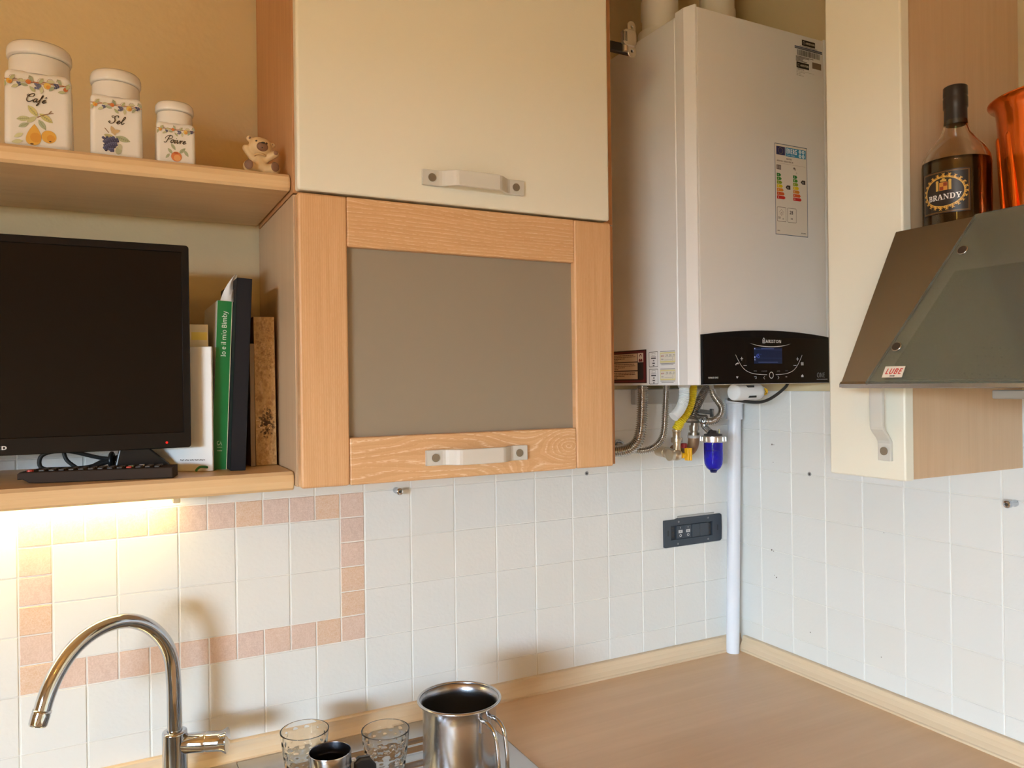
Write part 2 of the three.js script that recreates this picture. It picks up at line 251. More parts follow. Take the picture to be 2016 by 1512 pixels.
// ---------------------------------------------------------------- mixer tap
{
  const t = thing('mixer_tap', 'chrome mixer tap with a high arched spout in front of the pink bordered tiles', 'tap', [-1.377, CY + 0.0042, 0.085]);
  part('body', lathe([[0.0001, 0], [0.026, 0], [0.026, 0.004], [0.0205, 0.008], [0.0205, 0.1], [0.0195, 0.1035], [0.0165, 0.1045], [0.0125, 0.1045]], 48), M.chrome, t);
  const arch = [[0, 0.1], [0, 0.14], [0.0005, 0.186], [0.0047, 0.2301], [0.0157, 0.2598], [0.034, 0.2852], [0.0535, 0.3022], [0.0765, 0.314], [0.1005, 0.3184], [0.1255, 0.3164], [0.149, 0.3086], [0.1697, 0.2955], [0.187, 0.2776], [0.2008, 0.2567], [0.2106, 0.2356], [0.2174, 0.2153]];
  const SWING = 0.5236;                                                   // the spout is turned out over the sink
  part('spout', sweep(arch.map(([r, y]) => [-r, y, 0]), 0.0121, 0.003, 32, true, 'centripetal').rotateY(SWING), M.chrome, t);
  part('aerator', T(lathe([[0.0001, 0], [0.0118, 0], [0.0130, 0.003], [0.0134, 0.0165], [0.0126, 0.018], [0.0134, 0.0195], [0.0130, 0.023], [0.0001, 0.023]], 32), -0.2236, 0.1965, 0, 0, 0, -0.323).rotateY(SWING), M.chrome, t);
  const lv = T(lathe([[0.0001, -0.018], [0.0165, -0.018], [0.017, 0.034], [0.0158, 0.0355], [0.0158, 0.037], [0.017, 0.0385], [0.017, 0.056], [0.0178, 0.064], [0.0215, 0.0715], [0.0205, 0.073], [0.0001, 0.0745]], 40), 0, 0, 0, 0, 0, -Math.PI / 2);
  part('lever', T(lv, 0, 0, 0, 0, -0.35, 0), M.chrome, t, [0.014, 0.080, 0.004]);
}

// ---------------------------------------------------------------- wall cupboards on the back wall
function bow(len, h, out, foot) {                                        // bow handle lying along x, seen from +z; mounting face at z = 0
  const th = 0.0055, N = 40, top = [], bot = [], f = (x) => { const a = Math.abs(x), e = len / 2 - foot, k = Math.min(1, Math.max(0, (e - a) / 0.03)); return 0.0065 + (out - 0.0065) * k * k * (3 - 2 * k); };
  for (let i = 0; i <= N; i++) { const x = -len / 2 + len * i / N, z = f(x); top.push([x, z]); bot.push([x, z > 0.0068 ? z - th * 1.2 : 0]); }
  const g = extrude([...bot, ...top.reverse()], h, 0.0012);              // profile in x (a) and z (b), depth along y
  return T(g, 0, 0, 0, Math.PI / 2).translate(0, h / 2, 0);
}
function bowHandle(parent, pos, rot, h = 0.026) {
  const m = part('handle', bow(0.19, h, 0.026, 0.028), M.acrylic, parent, pos, rot);
  for (const s of [-1, 1]) part('screw_cap', T(cyl(0.0068, 0.0068, 0.0022, 24), 0, 0, 0, Math.PI / 2), M.screw, m, [s * 0.079, 0, 0.0068]);
  return m;
}
const CL = -1.2115, CR = -0.606;
{
  const c = thing('wall_cabinet', 'tall cream fronted wall cupboard above the glass door, with a pale bow handle', 'cupboard');
  const y0 = 1.9035, y1 = 2.64;
  part('side_panel', span(CL, CL + 0.018, y0, y1, 0.001, 0.312, 0.001, 1), M.veneerDark, c);
  part('side_panel', span(CR - 0.018, CR, y0, y1, 0.001, 0.312, 0.001, 1), M.veneerDark, c);
  part('bottom_panel', span(CL + 0.018, CR - 0.018, y0, y0 + 0.018, 0.001, 0.312), M.veneer, c);
  part('back_panel', span(CL + 0.018, CR - 0.018, y0 + 0.018, y1, 0.001, 0.008, 0.001), M.veneer, c);
  const d = part('door', span(-1.2095, -0.629, 1.9045, y1, 0.3135, 0.3365, 0.005), M.cream, c);
  bowHandle(d, [-0.911, 1.945, 0.3368], [0, 0, 0]);
}
{
  const c = thing('wall_cabinet', 'wood framed wall cupboard with a smoked frosted glass door and a pale bow handle', 'cupboard');
  const y0 = 1.443, y1 = 1.9015;
  part('side_panel', span(CL, CL + 0.018, y0, y1, 0.001, 0.312, 0.001, 1), M.sideWood, c);
  part('side_panel', span(CR - 0.018, CR, y0, y1, 0.001, 0.312, 0.001, 1), M.veneerDark, c);
  part('bottom_panel', span(CL + 0.018, CR - 0.018, y0, y0 + 0.018, 0.001, 0.312), M.veneer, c);
  part('top_panel', span(CL + 0.018, CR - 0.018, y1 - 0.018, y1, 0.001, 0.312), M.veneer, c);
  part('back_panel', span(CL + 0.018, CR - 0.018, y0 + 0.018, y1 - 0.018, 0.001, 0.008, 0.001), M.veneer, c);
  part('inner_shelf', span(CL + 0.019, CR - 0.019, 1.665, 1.683, 0.009, 0.27), M.veneer, c);
  const d = new THREE.Group(); d.name = 'door'; c.add(d);
  const xl = -1.2095, xr = -0.6265, il = -1.1325, ir = -0.7085, za = 0.3135, zb = 0.3365, yb = 1.442, yt = 1.9005, ib = 1.5175, it = 1.8215;
  const setUV = (g, x0, x1, y0, y1, vert) => { const p = g.attributes.position, uv = g.attributes.uv; for (let i = 0; i < p.count; i++) { const a = (p.getX(i) - x0) / (x1 - x0), b = (p.getY(i) - y0) / (y1 - y0); vert ? uv.setXY(i, b * (y1 - y0), a * (x1 - x0)) : uv.setXY(i, a * 0.98 + 0.01, b * 0.97 + 0.015); } return g; };
  part('stile', setUV(span(xl, il, yb, yt, za, zb, 0.0045, 1), xl, il, yb, yt, true), M.ashStile, d);
  part('stile', setUV(span(ir, xr, yb, yt, za, zb, 0.0045, 1), ir, xr, yb, yt, true), M.ashStile, d);
  part('top_rail', setUV(span(il, ir, it, yt, za, zb - 0.0006, 0.003), il, ir, it, yt), M.ashTop, d);
  part('bottom_rail', setUV(span(il, ir, yb, ib, za, zb - 0.0006, 0.003), il, ir, yb, ib), M.ashBottom, d);
  part('glass_pane', span(il - 0.006, ir + 0.006, ib - 0.006, it + 0.006, 0.319, 0.323, 0.0005), std(new THREE.Color(0.56, 0.47, 0.36), 0.42, 0, { transmission: 0.5, ior: 1.5 }), d);
  bowHandle(d, [-0.911, 1.4785, 0.3368], [0, 0, 0]);
}
{
  const h = thing('cabinet_hinge', 'nickel cup hinge left on the cupboard side next to the boiler, its door missing', 'hinge', [0, 0, 0]);
  const nk = std(new THREE.Color(0.66, 0.60, 0.52), 0.3, 0.9);
  part('arm', T(rbox(0.055, 0.019, 0.012, 0.003), -0.578, 2.252, 0.305, 0, 0, 0.0), std(new THREE.Color(0.05, 0.045, 0.04), 0.4, 0.8), h);
  const pl = new THREE.Shape(); pl.absarc(0, 0.026, 0.009, 0, Math.PI); pl.lineTo(-0.009, -0.026); pl.absarc(0, -0.026, 0.009, Math.PI, 2 * Math.PI);
  const holes = [0.0235, -0.0235].map((y) => { const p = new THREE.Path(); p.absarc(0.0, y, 0.0034, 0, 2 * Math.PI); return p; }); pl.holes.push(...holes);
  part('plate', T(new THREE.ExtrudeGeometry(pl, { depth: 0.0022, bevelEnabled: true, bevelSize: 0.0004, bevelThickness: 0.0004, bevelSegments: 1 }), -0.5555, 2.271, 0.311), nk, h);
  part('cup', T(extrude([[-0.017, -0.011], [-0.011, -0.0165], [0.009, -0.0165], [0.0145, -0.011], [0.0145, 0.011], [0.009, 0.0165], [-0.011, 0.0165], [-0.017, 0.011]], 0.011, 0.002), -0.562, 2.271, 0.308), nk, h);
  for (const dx of [-0.0138, -0.0098, -0.0058]) part('slot', span(-0.567 + dx, -0.565 + dx, 2.262, 2.281, 0.3185, 0.3194, 0.0003), M.darkHole, h);
  part('arm_pivot', T(cyl(0.006, 0.006, 0.024, 16), -0.5705, 2.256, 0.312), nk, h);
}

// ---------------------------------------------------------------- open shelves on the left
const SH = 1.936, SL = 1.466;
const shelfG = (y0, y1) => { const g = extrude([[0, y0], [0.296, y0], [0.3, y0 + 0.004], [0.302, (y0 + y1) / 2], [0.3, y1 - 0.005], [0.294, y1], [0, y1]], 1.15, 0.003); return boxUV(T(g, -1.2125, 0, 0, 0, -Math.PI / 2, 0).translate(0, 0, 0.0005), 0); };
tag(part('wall_shelf', shelfG(1.9095, SH), M.shelf, scene), 'upper pale wood shelf carrying the three ceramic jars and bear', 'shelf');
tag(part('wall_shelf', shelfG(1.4365, SL), M.shelf, scene), 'lower pale wood shelf carrying the television and books', 'shelf'); scene.children.at(-1).name = 'wall_shelf_001';
{
  const l = thing('under_shelf_lamp', 'slim glowing lamp fixed under the lower shelf, washing the tiles yellow', 'lamp');
  const x0 = -2.3, x1 = -1.375, warm = new THREE.Color(1, 0.74, 0.30);
  part('housing', span(x0, x1, 1.424, 1.4362, 0.012, 0.085, 0.002), std(new THREE.Color(0.8, 0.78, 0.72), 0.5), l);
  part('end_cap', span(x1, x1 + 0.012, 1.401, 1.4362, 0.008, 0.09, 0.002), std(new THREE.Color(0.75, 0.6, 0.36), 0.5), l);
  part('tube', T(cyl(0.007, 0.007, x1 - x0, 20), (x0 + x1) / 2, 1.4165, 0.035, 0, 0, Math.PI / 2), std(0x000000, 0.5, 0, { emissive: warm, emissiveIntensity: 16 }), l);
  part('cable_clip', span(-1.322, -1.314, 1.425, 1.4362, 0.02, 0.03, 0.001), M.whitePlastic, l);
  const a = new THREE.RectAreaLight(warm, 36, x1 - x0 - 0.01, 0.014); a.position.set((x0 + x1) / 2, 1.408, 0.03); a.lookAt((x0 + x1) / 2, 1.2, -0.06); l.add(a);
}

// ---------------------------------------------------------------- ceramic jars
const CER = '#dcd6cb';
function fruitBand(c, w, y, n, amp, tilt) {
  c.lineWidth = w * 0.011; c.lineCap = 'round';
  for (let s = 0; s < 2; s++) { c.strokeStyle = s ? '#9a5a34' : '#b4713e'; c.beginPath(); for (let i = 0; i <= 60; i++) { const u = i / 60, yy = y + amp * Math.sin(u * 14 + s * 2.6) + tilt * (u - 0.5); i ? c.lineTo(u * w, yy) : c.moveTo(u * w, yy); } c.stroke(); }
  const cols = ['#d9a94e', '#4a5276', '#c8783e', '#5b6080', '#d8b45a', '#454c70', '#b9663a'];
  for (let i = 0; i < n; i++) {
    const u = (i + 0.5) / n, x = u * w, yy = y + amp * 1.8 * Math.sin(i * 2.3) + w * 0.035, r = w * (0.046 + 0.010 * Math.sin(i * 5)), k = cols[i % 7];
    if (/^#4|^#5/.test(k)) { c.fillStyle = k; for (let q = 0; q < 9; q++) { c.beginPath(); c.arc(x + (((q * 7) % 5) - 2) * r * 0.34, yy + r * 0.3 + (((q * 3) % 4) - 1.5) * r * 0.45, r * 0.36, 0, 7); c.fill(); } }
    else { c.fillStyle = k; c.beginPath(); c.ellipse(x, yy, r, r * 1.05, 0.4, 0, 7); c.fill(); c.fillStyle = 'rgba(190,90,40,0.45)'; c.beginPath(); c.arc(x + r * 0.3, yy + r * 0.3, r * 0.6, 0, 7); c.fill(); }
    c.fillStyle = ['#a9ad84', '#c2bf98', '#9da58a'][i % 3]; leaf(c, x + r, yy - r * 1.6, w * 0.065, -0.9 + i); leaf(c, x - r * 1.6, yy + r * 1.5, w * 0.065, 1.9 + i * 0.7);
    c.strokeStyle = '#8f6a4a'; c.lineWidth = w * 0.005; c.beginPath(); c.arc(x + r, yy - r * 1.4, r, 3, 5.4); c.stroke();
  }
}
function leaf(c, x, y, s, a) { c.save(); c.translate(x, y); c.rotate(a); c.beginPath(); c.moveTo(-s, 0); c.quadraticCurveTo(-s * 0.1, -s * 0.85, s, 0); c.quadraticCurveTo(-s * 0.1, s * 0.8, -s, 0); c.fill(); c.restore(); }
function vein(c, x, y, s, a, col) { c.save(); c.translate(x, y); c.rotate(a); c.strokeStyle = col; c.lineWidth = s * 0.05; c.beginPath(); c.moveTo(-s, 0); c.lineTo(s, 0); for (let k = -2; k < 3; k++) { c.moveTo(k * s * 0.3, 0); c.lineTo(k * s * 0.3 + s * 0.18, -s * 0.16); c.moveTo(k * s * 0.3, 0); c.lineTo(k * s * 0.3 + s * 0.18, s * 0.16); } c.stroke(); c.restore(); }
function script(c, x, y, s, strokes) { c.save(); c.translate(x, y); c.transform(1, 0, -0.28, 1, 0, 0); c.scale(s, -s); c.strokeStyle = '#2c2320'; c.lineJoin = c.lineCap = 'round'; for (const [w, ...p] of strokes) { c.lineWidth = w * 1.35; c.beginPath(); c.moveTo(p[0], p[1]); for (let i = 2; i + 3 < p.length; i += 4) c.quadraticCurveTo(p[i], p[i + 1], p[i + 2], p[i + 3]); c.stroke(); } c.restore(); }
const a_ = (o) => [[0.2, o + 0.75, 0.85, o + 0.5, 1.1, o + 0.2, 0.85, o - 0.15, 0.4, o + 0.15, 0.05, o + 0.5, -0.1, o + 0.78, 0.75], [0.16, o + 0.8, 0.95, o + 0.68, 0.3, o + 0.75, 0.08, o + 0.9, -0.05, o + 1.15, 0.35]];
const e_ = (o) => [[0.19, o - 0.05, 0.3, o + 0.6, 0.5, o + 0.58, 0.8, o + 0.45, 1.1, o + 0.15, 0.7, o - 0.05, 0.1, o + 0.35, 0.02, o + 0.6, 0.02, o + 0.85, 0.38]];
const o_ = (o) => [[0.19, o + 0.4, 1, o + 0, 0.9, o + 0.02, 0.4, o + 0.1, -0.05, o + 0.4, 0.02, o + 0.75, 0.15, o + 0.72, 0.65, o + 0.68, 1.05, o + 0.4, 1], [0.1, o + 0.5, 0.95, o + 0.8, 0.75, o + 1.0, 0.95]];
const cafe = [[0.17, 1.5, 1.75, 1.75, 2.35, 1.25, 2.3, 0.35, 2.15, 0.1, 1.1, 0.05, 0, 0.75, 0, 1.2, 0.05, 1.55, 0.55], [0.1, 0.55, 1.5, 0.35, 2.2, 0.1, 2.0, -0.35, 1.6, 0.35, 1.45, 1.4, 1.3, 1.6, 1.75], ...a_(1.75), [0.17, 2.85, 0.3, 3.6, 1.3, 3.65, 1.85, 3.65, 2.2, 3.5, 2.1, 3.3, 1.7, 3.2, 0, 3.1, -0.9, 2.85, -0.9, 2.65, -0.7, 3.1, -0.1, 3.8, 0.45], ...e_(3.85), [0.12, 4.2, 1.45, 4.45, 1.75, 4.5, 1.75, 4.55, 1.65, 4.65, 1.45]];
const sel = [[0.17, 1.9, 1.9, 1.9, 2.3, 1.5, 2.3, 0.8, 2.2, 1.1, 1.4, 1.5, 0.6, 0.9, 0.1, 0.3, -0.2, -0.2, 0.4, -0.1, 0.7, 0.2, 0.5], [0.1, 1.0, 1.6, 0.1, 1.7, 0.2, 2.1, 0.6, 2.3, 0.9, 2.0], ...e_(1.85), [0.17, 2.7, 0.4, 3.5, 1.2, 3.6, 1.9, 3.6, 2.3, 3.4, 2.2, 3.1, 1.6, 3.05, 0.6, 3.05, 0, 3.3, 0.02, 3.55, 0.1, 3.7, 0.4]];
const poivre = [[0.17, 0.9, 2.1, 0.6, 1.2, 0.4, 0.3, 0.2, -0.2, -0.2, 0.1], [0.13, -0.2, 1.2, -0.1, 2.1, 0.9, 2.3, 1.9, 2.2, 1.6, 1.5, 1.2, 0.95, 0.6, 1.15], ...o_(1.55), [0.18, 2.55, 0.85, 2.75, 0.95, 2.7, 0.6, 2.55, 0.05, 2.75, 0.02, 2.95, 0.05, 3.1, 0.45], [0.14, 2.85, 1.45, 2.88, 1.5, 2.9, 1.45], [0.18, 3.1, 0.85, 3.3, 1.1, 3.35, 0.6, 3.35, 0.05, 3.5, 0.02, 3.95, 0.2, 4.0, 0.95], [0.18, 4.15, 0.7, 4.4, 1.05, 4.4, 0.75, 4.3, 0.3, 4.25, 0.02], [0.15, 4.4, 0.7, 4.55, 1.05, 4.8, 0.9], ...e_(4.95)];
function jar(label, w, hBody, hTop, x, art, rNeck) {
  const j = thing('ceramic_jar', label, 'jar', [x, SH + 0.0005, 0.2815 - w / 2], 0, undefined);
  const b = new RoundedBoxGeometry(w, hBody, w, 4, w * 0.11), p = b.attributes.position;
  for (let i = 0; i < p.count; i++) { const yy = p.getY(i) / hBody + 0.5, k = 1 + 0.012 * Math.cos(yy * Math.PI); p.setX(i, p.getX(i) * k); p.setZ(i, p.getZ(i) * k); }
  const l0 = hBody + 0.56 * hTop, q = hTop * 0.44, R = w * 0.505;
  const sh = lathe([[rNeck * 1.03, hBody * 0.97], [rNeck * 1.02, hBody + 0.002], [rNeck * 0.985, hBody + 0.007], [rNeck * 0.98, l0 - 0.003], [rNeck * 0.95, l0 - 0.0006]], 56);
  part('body', merge([b.translate(0, hBody / 2, 0), sh]), M.ceramic, j);
  part('lid', lathe([[rNeck * 0.9, l0], [R * 0.965, l0 + 0.0003], [R * 0.995, l0 + q * 0.16], [R, l0 + q * 0.4], [R * 0.99, l0 + q * 0.66], [R * 0.95, l0 + q * 0.86], [R * 0.88, l0 + q], [0.0001, l0 + q]], 56), M.ceramic, j);
  const m = canvasMat(512, Math.round(512 * hBody / w * 0.93), art, 0.24, { clearcoat: 0.4, clearcoatRoughness: 0.15, transparent: true });
  part('print', decal(w * 0.97, hBody * 0.97 * 0.93), m, j, [0, hBody * 0.475, w / 2 * 1.012 + 0.0006]);
  return j;
}
jar('largest white ceramic jar, painted with yellow pears and the word Café', 0.081, 0.109, 0.045, -1.5535, (c, w, h) => {
  fruitBand(c, w, h * 0.085, 7, 8, 0); script(c, w * 0.31, h * 0.37, 33, cafe);
  c.fillStyle = '#c9c080'; leaf(c, w * 0.42, h * 0.5, 60, 0.9); leaf(c, w * 0.62, h * 0.58, 64, 0.6); c.fillStyle = '#bdbd92'; leaf(c, w * 0.28, h * 0.62, 56, -0.2); leaf(c, w * 0.4, h * 0.62, 48, -0.7); c.fillStyle = '#a6b096'; leaf(c, w * 0.28, h * 0.71, 46, -0.5); leaf(c, w * 0.56, h * 0.68, 52, 1.0); c.fillStyle = '#c8c69a'; leaf(c, w * 0.2, h * 0.86, 40, 2.6); leaf(c, w * 0.18, h * 0.95, 44, 2.9);
  for (const [x, y, s, a] of [[0.42, 0.5, 60, 0.9], [0.62, 0.58, 64, 0.6], [0.28, 0.62, 56, -0.2], [0.28, 0.71, 46, -0.5], [0.56, 0.68, 52, 1.0]]) vein(c, w * x, h * y, s * 0.9, a, '#8d8f68');
  c.strokeStyle = '#8d6a4a'; c.lineWidth = 7; c.beginPath(); c.moveTo(w * 0.49, h * 0.58); c.quadraticCurveTo(w * 0.6, h * 0.52, w * 0.73, h * 0.5); c.moveTo(w * 0.66, h * 0.515); c.lineTo(w * 0.7, h * 0.47); c.stroke();
  c.fillStyle = '#dda94e'; c.beginPath(); c.moveTo(w * 0.44, h * 0.68); c.bezierCurveTo(w * 0.6, h * 0.84, w * 0.56, h * 0.98, w * 0.42, h * 0.98); c.bezierCurveTo(w * 0.24, h * 0.98, w * 0.3, h * 0.82, w * 0.44, h * 0.68); c.fill();
  c.beginPath(); c.ellipse(w * 0.66, h * 0.84, w * 0.115, h * 0.09, 0.2, 0, 7); c.fill(); c.fillStyle = 'rgba(200,130,50,0.4)'; c.beginPath(); c.arc(w * 0.46, h * 0.87, 44, 0, 7); c.arc(w * 0.69, h * 0.86, 32, 0, 7); c.fill();
  c.fillStyle = '#5a4030'; c.beginPath(); c.ellipse(w * 0.4, h * 0.965, 14, 7, 0, 0, 7); c.ellipse(w * 0.68, h * 0.905, 10, 6, 0, 0, 7); c.fill();
}, 0.0388);
jar('middle white ceramic jar, painted with blue grapes and the word Sel', 0.068, 0.091, 0.040, -1.456, (c, w, h) => {
  fruitBand(c, w, h * 0.10, 6, 8, 0); script(c, w * 0.35, h * 0.43, 40, sel);
  c.strokeStyle = '#8d6a4a'; c.lineWidth = 8; c.beginPath(); c.moveTo(w * 0.27, h * 0.53); c.lineTo(w * 0.34, h * 0.6); c.stroke();
  c.fillStyle = '#c5a87c'; leaf(c, w * 0.43, h * 0.56, 56, 1.2); leaf(c, w * 0.48, h * 0.57, 50, -0.4); c.fillStyle = '#b9b284'; leaf(c, w * 0.36, h * 0.67, 60, 0.3); leaf(c, w * 0.42, h * 0.7, 55, 1.0); c.fillStyle = '#a4aa8a'; leaf(c, w * 0.62, h * 0.69, 78, 0.25); vein(c, w * 0.62, h * 0.69, 70, 0.25, '#7d8266'); vein(c, w * 0.36, h * 0.67, 50, 0.3, '#8b845c');
  for (let i = 0; i < 46; i++) { const u = (i * 0.618) % 1, v = i / 46, x = w * (0.235 + 0.32 * u * (1 - 0.5 * v) + 0.02 * v), y = h * (0.70 + 0.24 * v - 0.03 * Math.sin(u * 3.1)); c.fillStyle = ['#3a4166', '#4a5278', '#2f3555'][i % 3]; c.beginPath(); c.arc(x, y, 15, 0, 7); c.fill(); c.fillStyle = 'rgba(150,160,190,0.55)'; c.beginPath(); c.arc(x - 4, y - 4, 4, 0, 7); c.fill(); }
  c.fillStyle = '#a9ad92'; c.beginPath(); c.ellipse(w * 0.53, h * 0.9, 32, 44, 0.2, 0, 7); c.fill(); c.fillStyle = '#b9b79c'; c.beginPath(); c.ellipse(w * 0.56, h * 0.83, 22, 32, 0, 0, 7); c.fill();
}, 0.0325);
jar('smallest white ceramic jar, painted with a red apple and the word Poivre', 0.054, 0.063, 0.0335, -1.3765, (c, w, h) => {
  fruitBand(c, w, h * 0.12, 6, 9, 0); script(c, w * 0.2, h * 0.48, 48, poivre);
  c.fillStyle = '#a3a88a'; leaf(c, w * 0.42, h * 0.58, 54, 1.0); leaf(c, w * 0.66, h * 0.66, 60, -0.8); leaf(c, w * 0.34, h * 0.7, 50, 0.9); leaf(c, w * 0.27, h * 0.83, 44, 2.2); leaf(c, w * 0.76, h * 0.72, 54, 1.0); vein(c, w * 0.42, h * 0.58, 48, 1.0, '#7d8266'); vein(c, w * 0.66, h * 0.66, 52, -0.8, '#7d8266');
  c.fillStyle = '#cf7a4c'; c.beginPath(); c.arc(w * 0.5, h * 0.83, w * 0.14, 0, 7); c.fill(); c.fillStyle = '#e2a468'; c.beginPath(); c.arc(w * 0.52, h * 0.86, w * 0.09, 0, 7); c.fill(); c.fillStyle = '#a8502f'; c.beginPath(); c.ellipse(w * 0.49, h * 0.735, 34, 10, 0, 0, 7); c.fill();
}, 0.0256);

// ---------------------------------------------------------------- bear figurine
function blob(els, size, res, k, center) {                                // smooth union of ellipsoids and capsules
  const mc = new MarchingCubes(res, std(0xffffff), false, false, 200000); mc.isolation = 0;
  const cap = (p, a, b, r0, r1) => { const pa = p.clone().sub(a), ba = b.clone().sub(a), h = Math.min(1, Math.max(0, pa.dot(ba) / ba.dot(ba))); return pa.addScaledVector(ba, -h).length() - (r0 + (r1 - r0) * h); };
  const A = els.map((e) => e.map((v) => (Array.isArray(v) ? V(...v) : v)));
  for (let z = 0; z < res; z++) for (let y = 0; y < res; y++) for (let x = 0; x < res; x++) {
    const p = V((x - res / 2) / (res / 2) * size + center[0], (y - res / 2) / (res / 2) * size + center[1], (z - res / 2) / (res / 2) * size + center[2]); let d = 1;
    for (const [a, b, r0, r1] of A) { const q = cap(p, a, b, r0, r1), h = Math.max(k - Math.abs(d - q), 0) / k; d = Math.min(d, q) - h * h * k * 0.25; }
    mc.field[x + y * res + z * res * res] = -d;
  }
  mc.update(); const n = mc.count; const g = new THREE.BufferGeometry();
  g.setAttribute('position', new THREE.BufferAttribute(mc.positionArray.slice(0, n * 3), 3)); g.setAttribute('normal', new THREE.BufferAttribute(mc.normalArray.slice(0, n * 3), 3));
  g.scale(size, size, size).translate(...center); return g;
}
{
  const b = thing('bear_figurine', 'small beige resin teddy bear figurine sitting at the shelf end, one arm raised', 'figurine', [-1.2535, SH + 0.0003, 0.268], -0.12);
  const res = std(new THREE.Color(0.66, 0.47, 0.25), 0.45), brown = std(new THREE.Color(0.20, 0.10, 0.055), 0.6), dark = std(new THREE.Color(0.03, 0.02, 0.015), 0.4);
  part('body', blob([[[0, 0.014, 0], [0, 0.026, -0.002], 0.0125, 0.0105], [[-0.002, 0.046, 0.002], [0.004, 0.0445, 0.002], 0.0145, 0.0145],
    [[-0.0155, 0.0575, 0], [-0.0156, 0.0577, 0.001], 0.0042, 0.0042], [[0.0195, 0.0495, 0], [0.0196, 0.0497, 0.001], 0.0042, 0.0042],
    [[-0.010, 0.026, 0.001], [-0.0205, 0.041, 0.003], 0.0052, 0.0055], [[0.010, 0.026, 0.003], [0.0235, 0.0345, 0.007], 0.0052, 0.0055],
    [[-0.007, 0.009, 0.004], [-0.0165, 0.0105, 0.014], 0.0078, 0.0092], [[0.009, 0.009, 0.003], [0.021, 0.0095, 0.012], 0.0078, 0.0092]], 0.045, 72, 0.004, [0, 0.034, 0.002]), res, b);
  const el = (sx, sy, sz) => new THREE.SphereGeometry(1, 24, 16).scale(sx, sy, sz);
  part('muzzle', el(0.0088, 0.0072, 0.006), brown, b, [0.0035, 0.0425, 0.0145], [0, 0.1, -0.15]);
  part('nose', el(0.0032, 0.0018, 0.002), dark, b, [0.0045, 0.0475, 0.0185]);
  part('mouth', el(0.0012, 0.0009, 0.0012), dark, b, [0.003, 0.0395, 0.0203]);
  for (const [x, y] of [[-0.0052, 0.0505], [0.0098, 0.0478]]) part('eye', el(0.0019, 0.0019, 0.0016), dark, b, [x, y, 0.0145]);
  for (const [x, y] of [[-0.0148, 0.0573], [0.0190, 0.0495]]) part('ear_inside', el(0.0022, 0.0024, 0.0014), brown, b, [x, y, 0.0042]);
  for (const [x, z] of [[-0.0175, 0.0222], [0.0222, 0.0200]]) part('foot_pad', el(0.0068, 0.0076, 0.0022), brown, b, [x, 0.0108, z], [0, x < 0 ? -0.25 : 0.35, 0]);
  part('paw_pad', el(0.0034, 0.0034, 0.0015), brown, b, [0.0238, 0.0352, 0.0122]);
  part('collar', T(new THREE.TorusGeometry(0.0085, 0.0016, 8, 24), 0.0005, 0.0295, 0.0045, 1.35), std(new THREE.Color(0.62, 0.42, 0.2), 0.5), b);
}

// ---------------------------------------------------------------- television, remote, cables
{
  const t = thing('television', 'flat black television standing on the lower shelf, screen off', 'television');
  const x0 = -1.905, x1 = -1.3575, y0 = 1.5075, y1 = 1.8225, z = 0.24;
  part('housing', merge([span(x0, x1, y0, y1, z - 0.03, z - 0.006, 0.004), span(x0 + 0.08, x1 - 0.08, y0 + 0.03, y1 - 0.06, z - 0.055, z - 0.03, 0.006)]), M.rubber, t);
  const fr = new THREE.Shape(); { const r = 0.006; fr.moveTo(x0 + r, y0); fr.lineTo(x1 - r, y0); fr.quadraticCurveTo(x1, y0, x1, y0 + r); fr.lineTo(x1, y1 - r); fr.quadraticCurveTo(x1, y1, x1 - r, y1); fr.lineTo(x0 + r, y1); fr.quadraticCurveTo(x0, y1, x0, y1 - r); fr.lineTo(x0, y0 + r); fr.quadraticCurveTo(x0, y0, x0 + r, y0); }
  const ho = new THREE.Path(); [[x0 + 0.011, y0 + 0.0245], [x1 - 0.011, y0 + 0.0245], [x1 - 0.011, y1 - 0.011], [x0 + 0.011, y1 - 0.011]].forEach(([x, y], i) => (i ? ho.lineTo(x, y) : ho.moveTo(x, y))); fr.holes.push(ho);
  part('bezel', new THREE.ExtrudeGeometry(fr, { depth: 0.004, bevelEnabled: true, bevelSize: 0.0015, bevelOffset: -0.0015, bevelThickness: 0.0015, bevelSegments: 3 }).translate(0, 0, z - 0.006), M.blackGloss, t);
  part('screen', span(x0 + 0.011, x1 - 0.011, y0 + 0.0245, y1 - 0.011, z - 0.006, z - 0.0038, 0.0003), std(new THREE.Color(0.008, 0.006, 0.005), 0.16, 0, { specularIntensity: 0.45 }), t);
  part('brand_lettering', decal(0.022, 0.0085), canvasMat(220, 85, (c, w, h) => { c.fillStyle = '#d8d8d8'; c.font = 'bold 76px sans-serif'; c.save(); c.scale(1.45, 1); c.fillText('ED', 8, 68); c.restore(); }, 0.4, { transparent: true }), t, [-1.6035, 1.5185, z + 0.0002]);
  part('standby_light', T(cyl(0.0016, 0.0016, 0.001, 16), -1.3925, 1.5165, z + 0.0002, Math.PI / 2), std(0x200000, 0.4, 0, { emissive: 0xff1408, emissiveIntensity: 2.2 }), t);
  part('stand_foot', merge([T(extrude([[-0.032, 0.044], [0.006, 0.044], [0.046, 0.006], [0.05, 0], [-0.05, 0], [-0.04, 0.008]], 0.03, 0.002), -1.425, SL + 0.0003, 0.18), T(rbox(0.11, 0.006, 0.03, 0.002), -1.445, SL + 0.0034, 0.195)]), M.black, t);
  part('stand_foot', T(rbox(0.05, 0.044, 0.05, 0.004), -1.83, SL + 0.0222, 0.2), M.black, t);
}
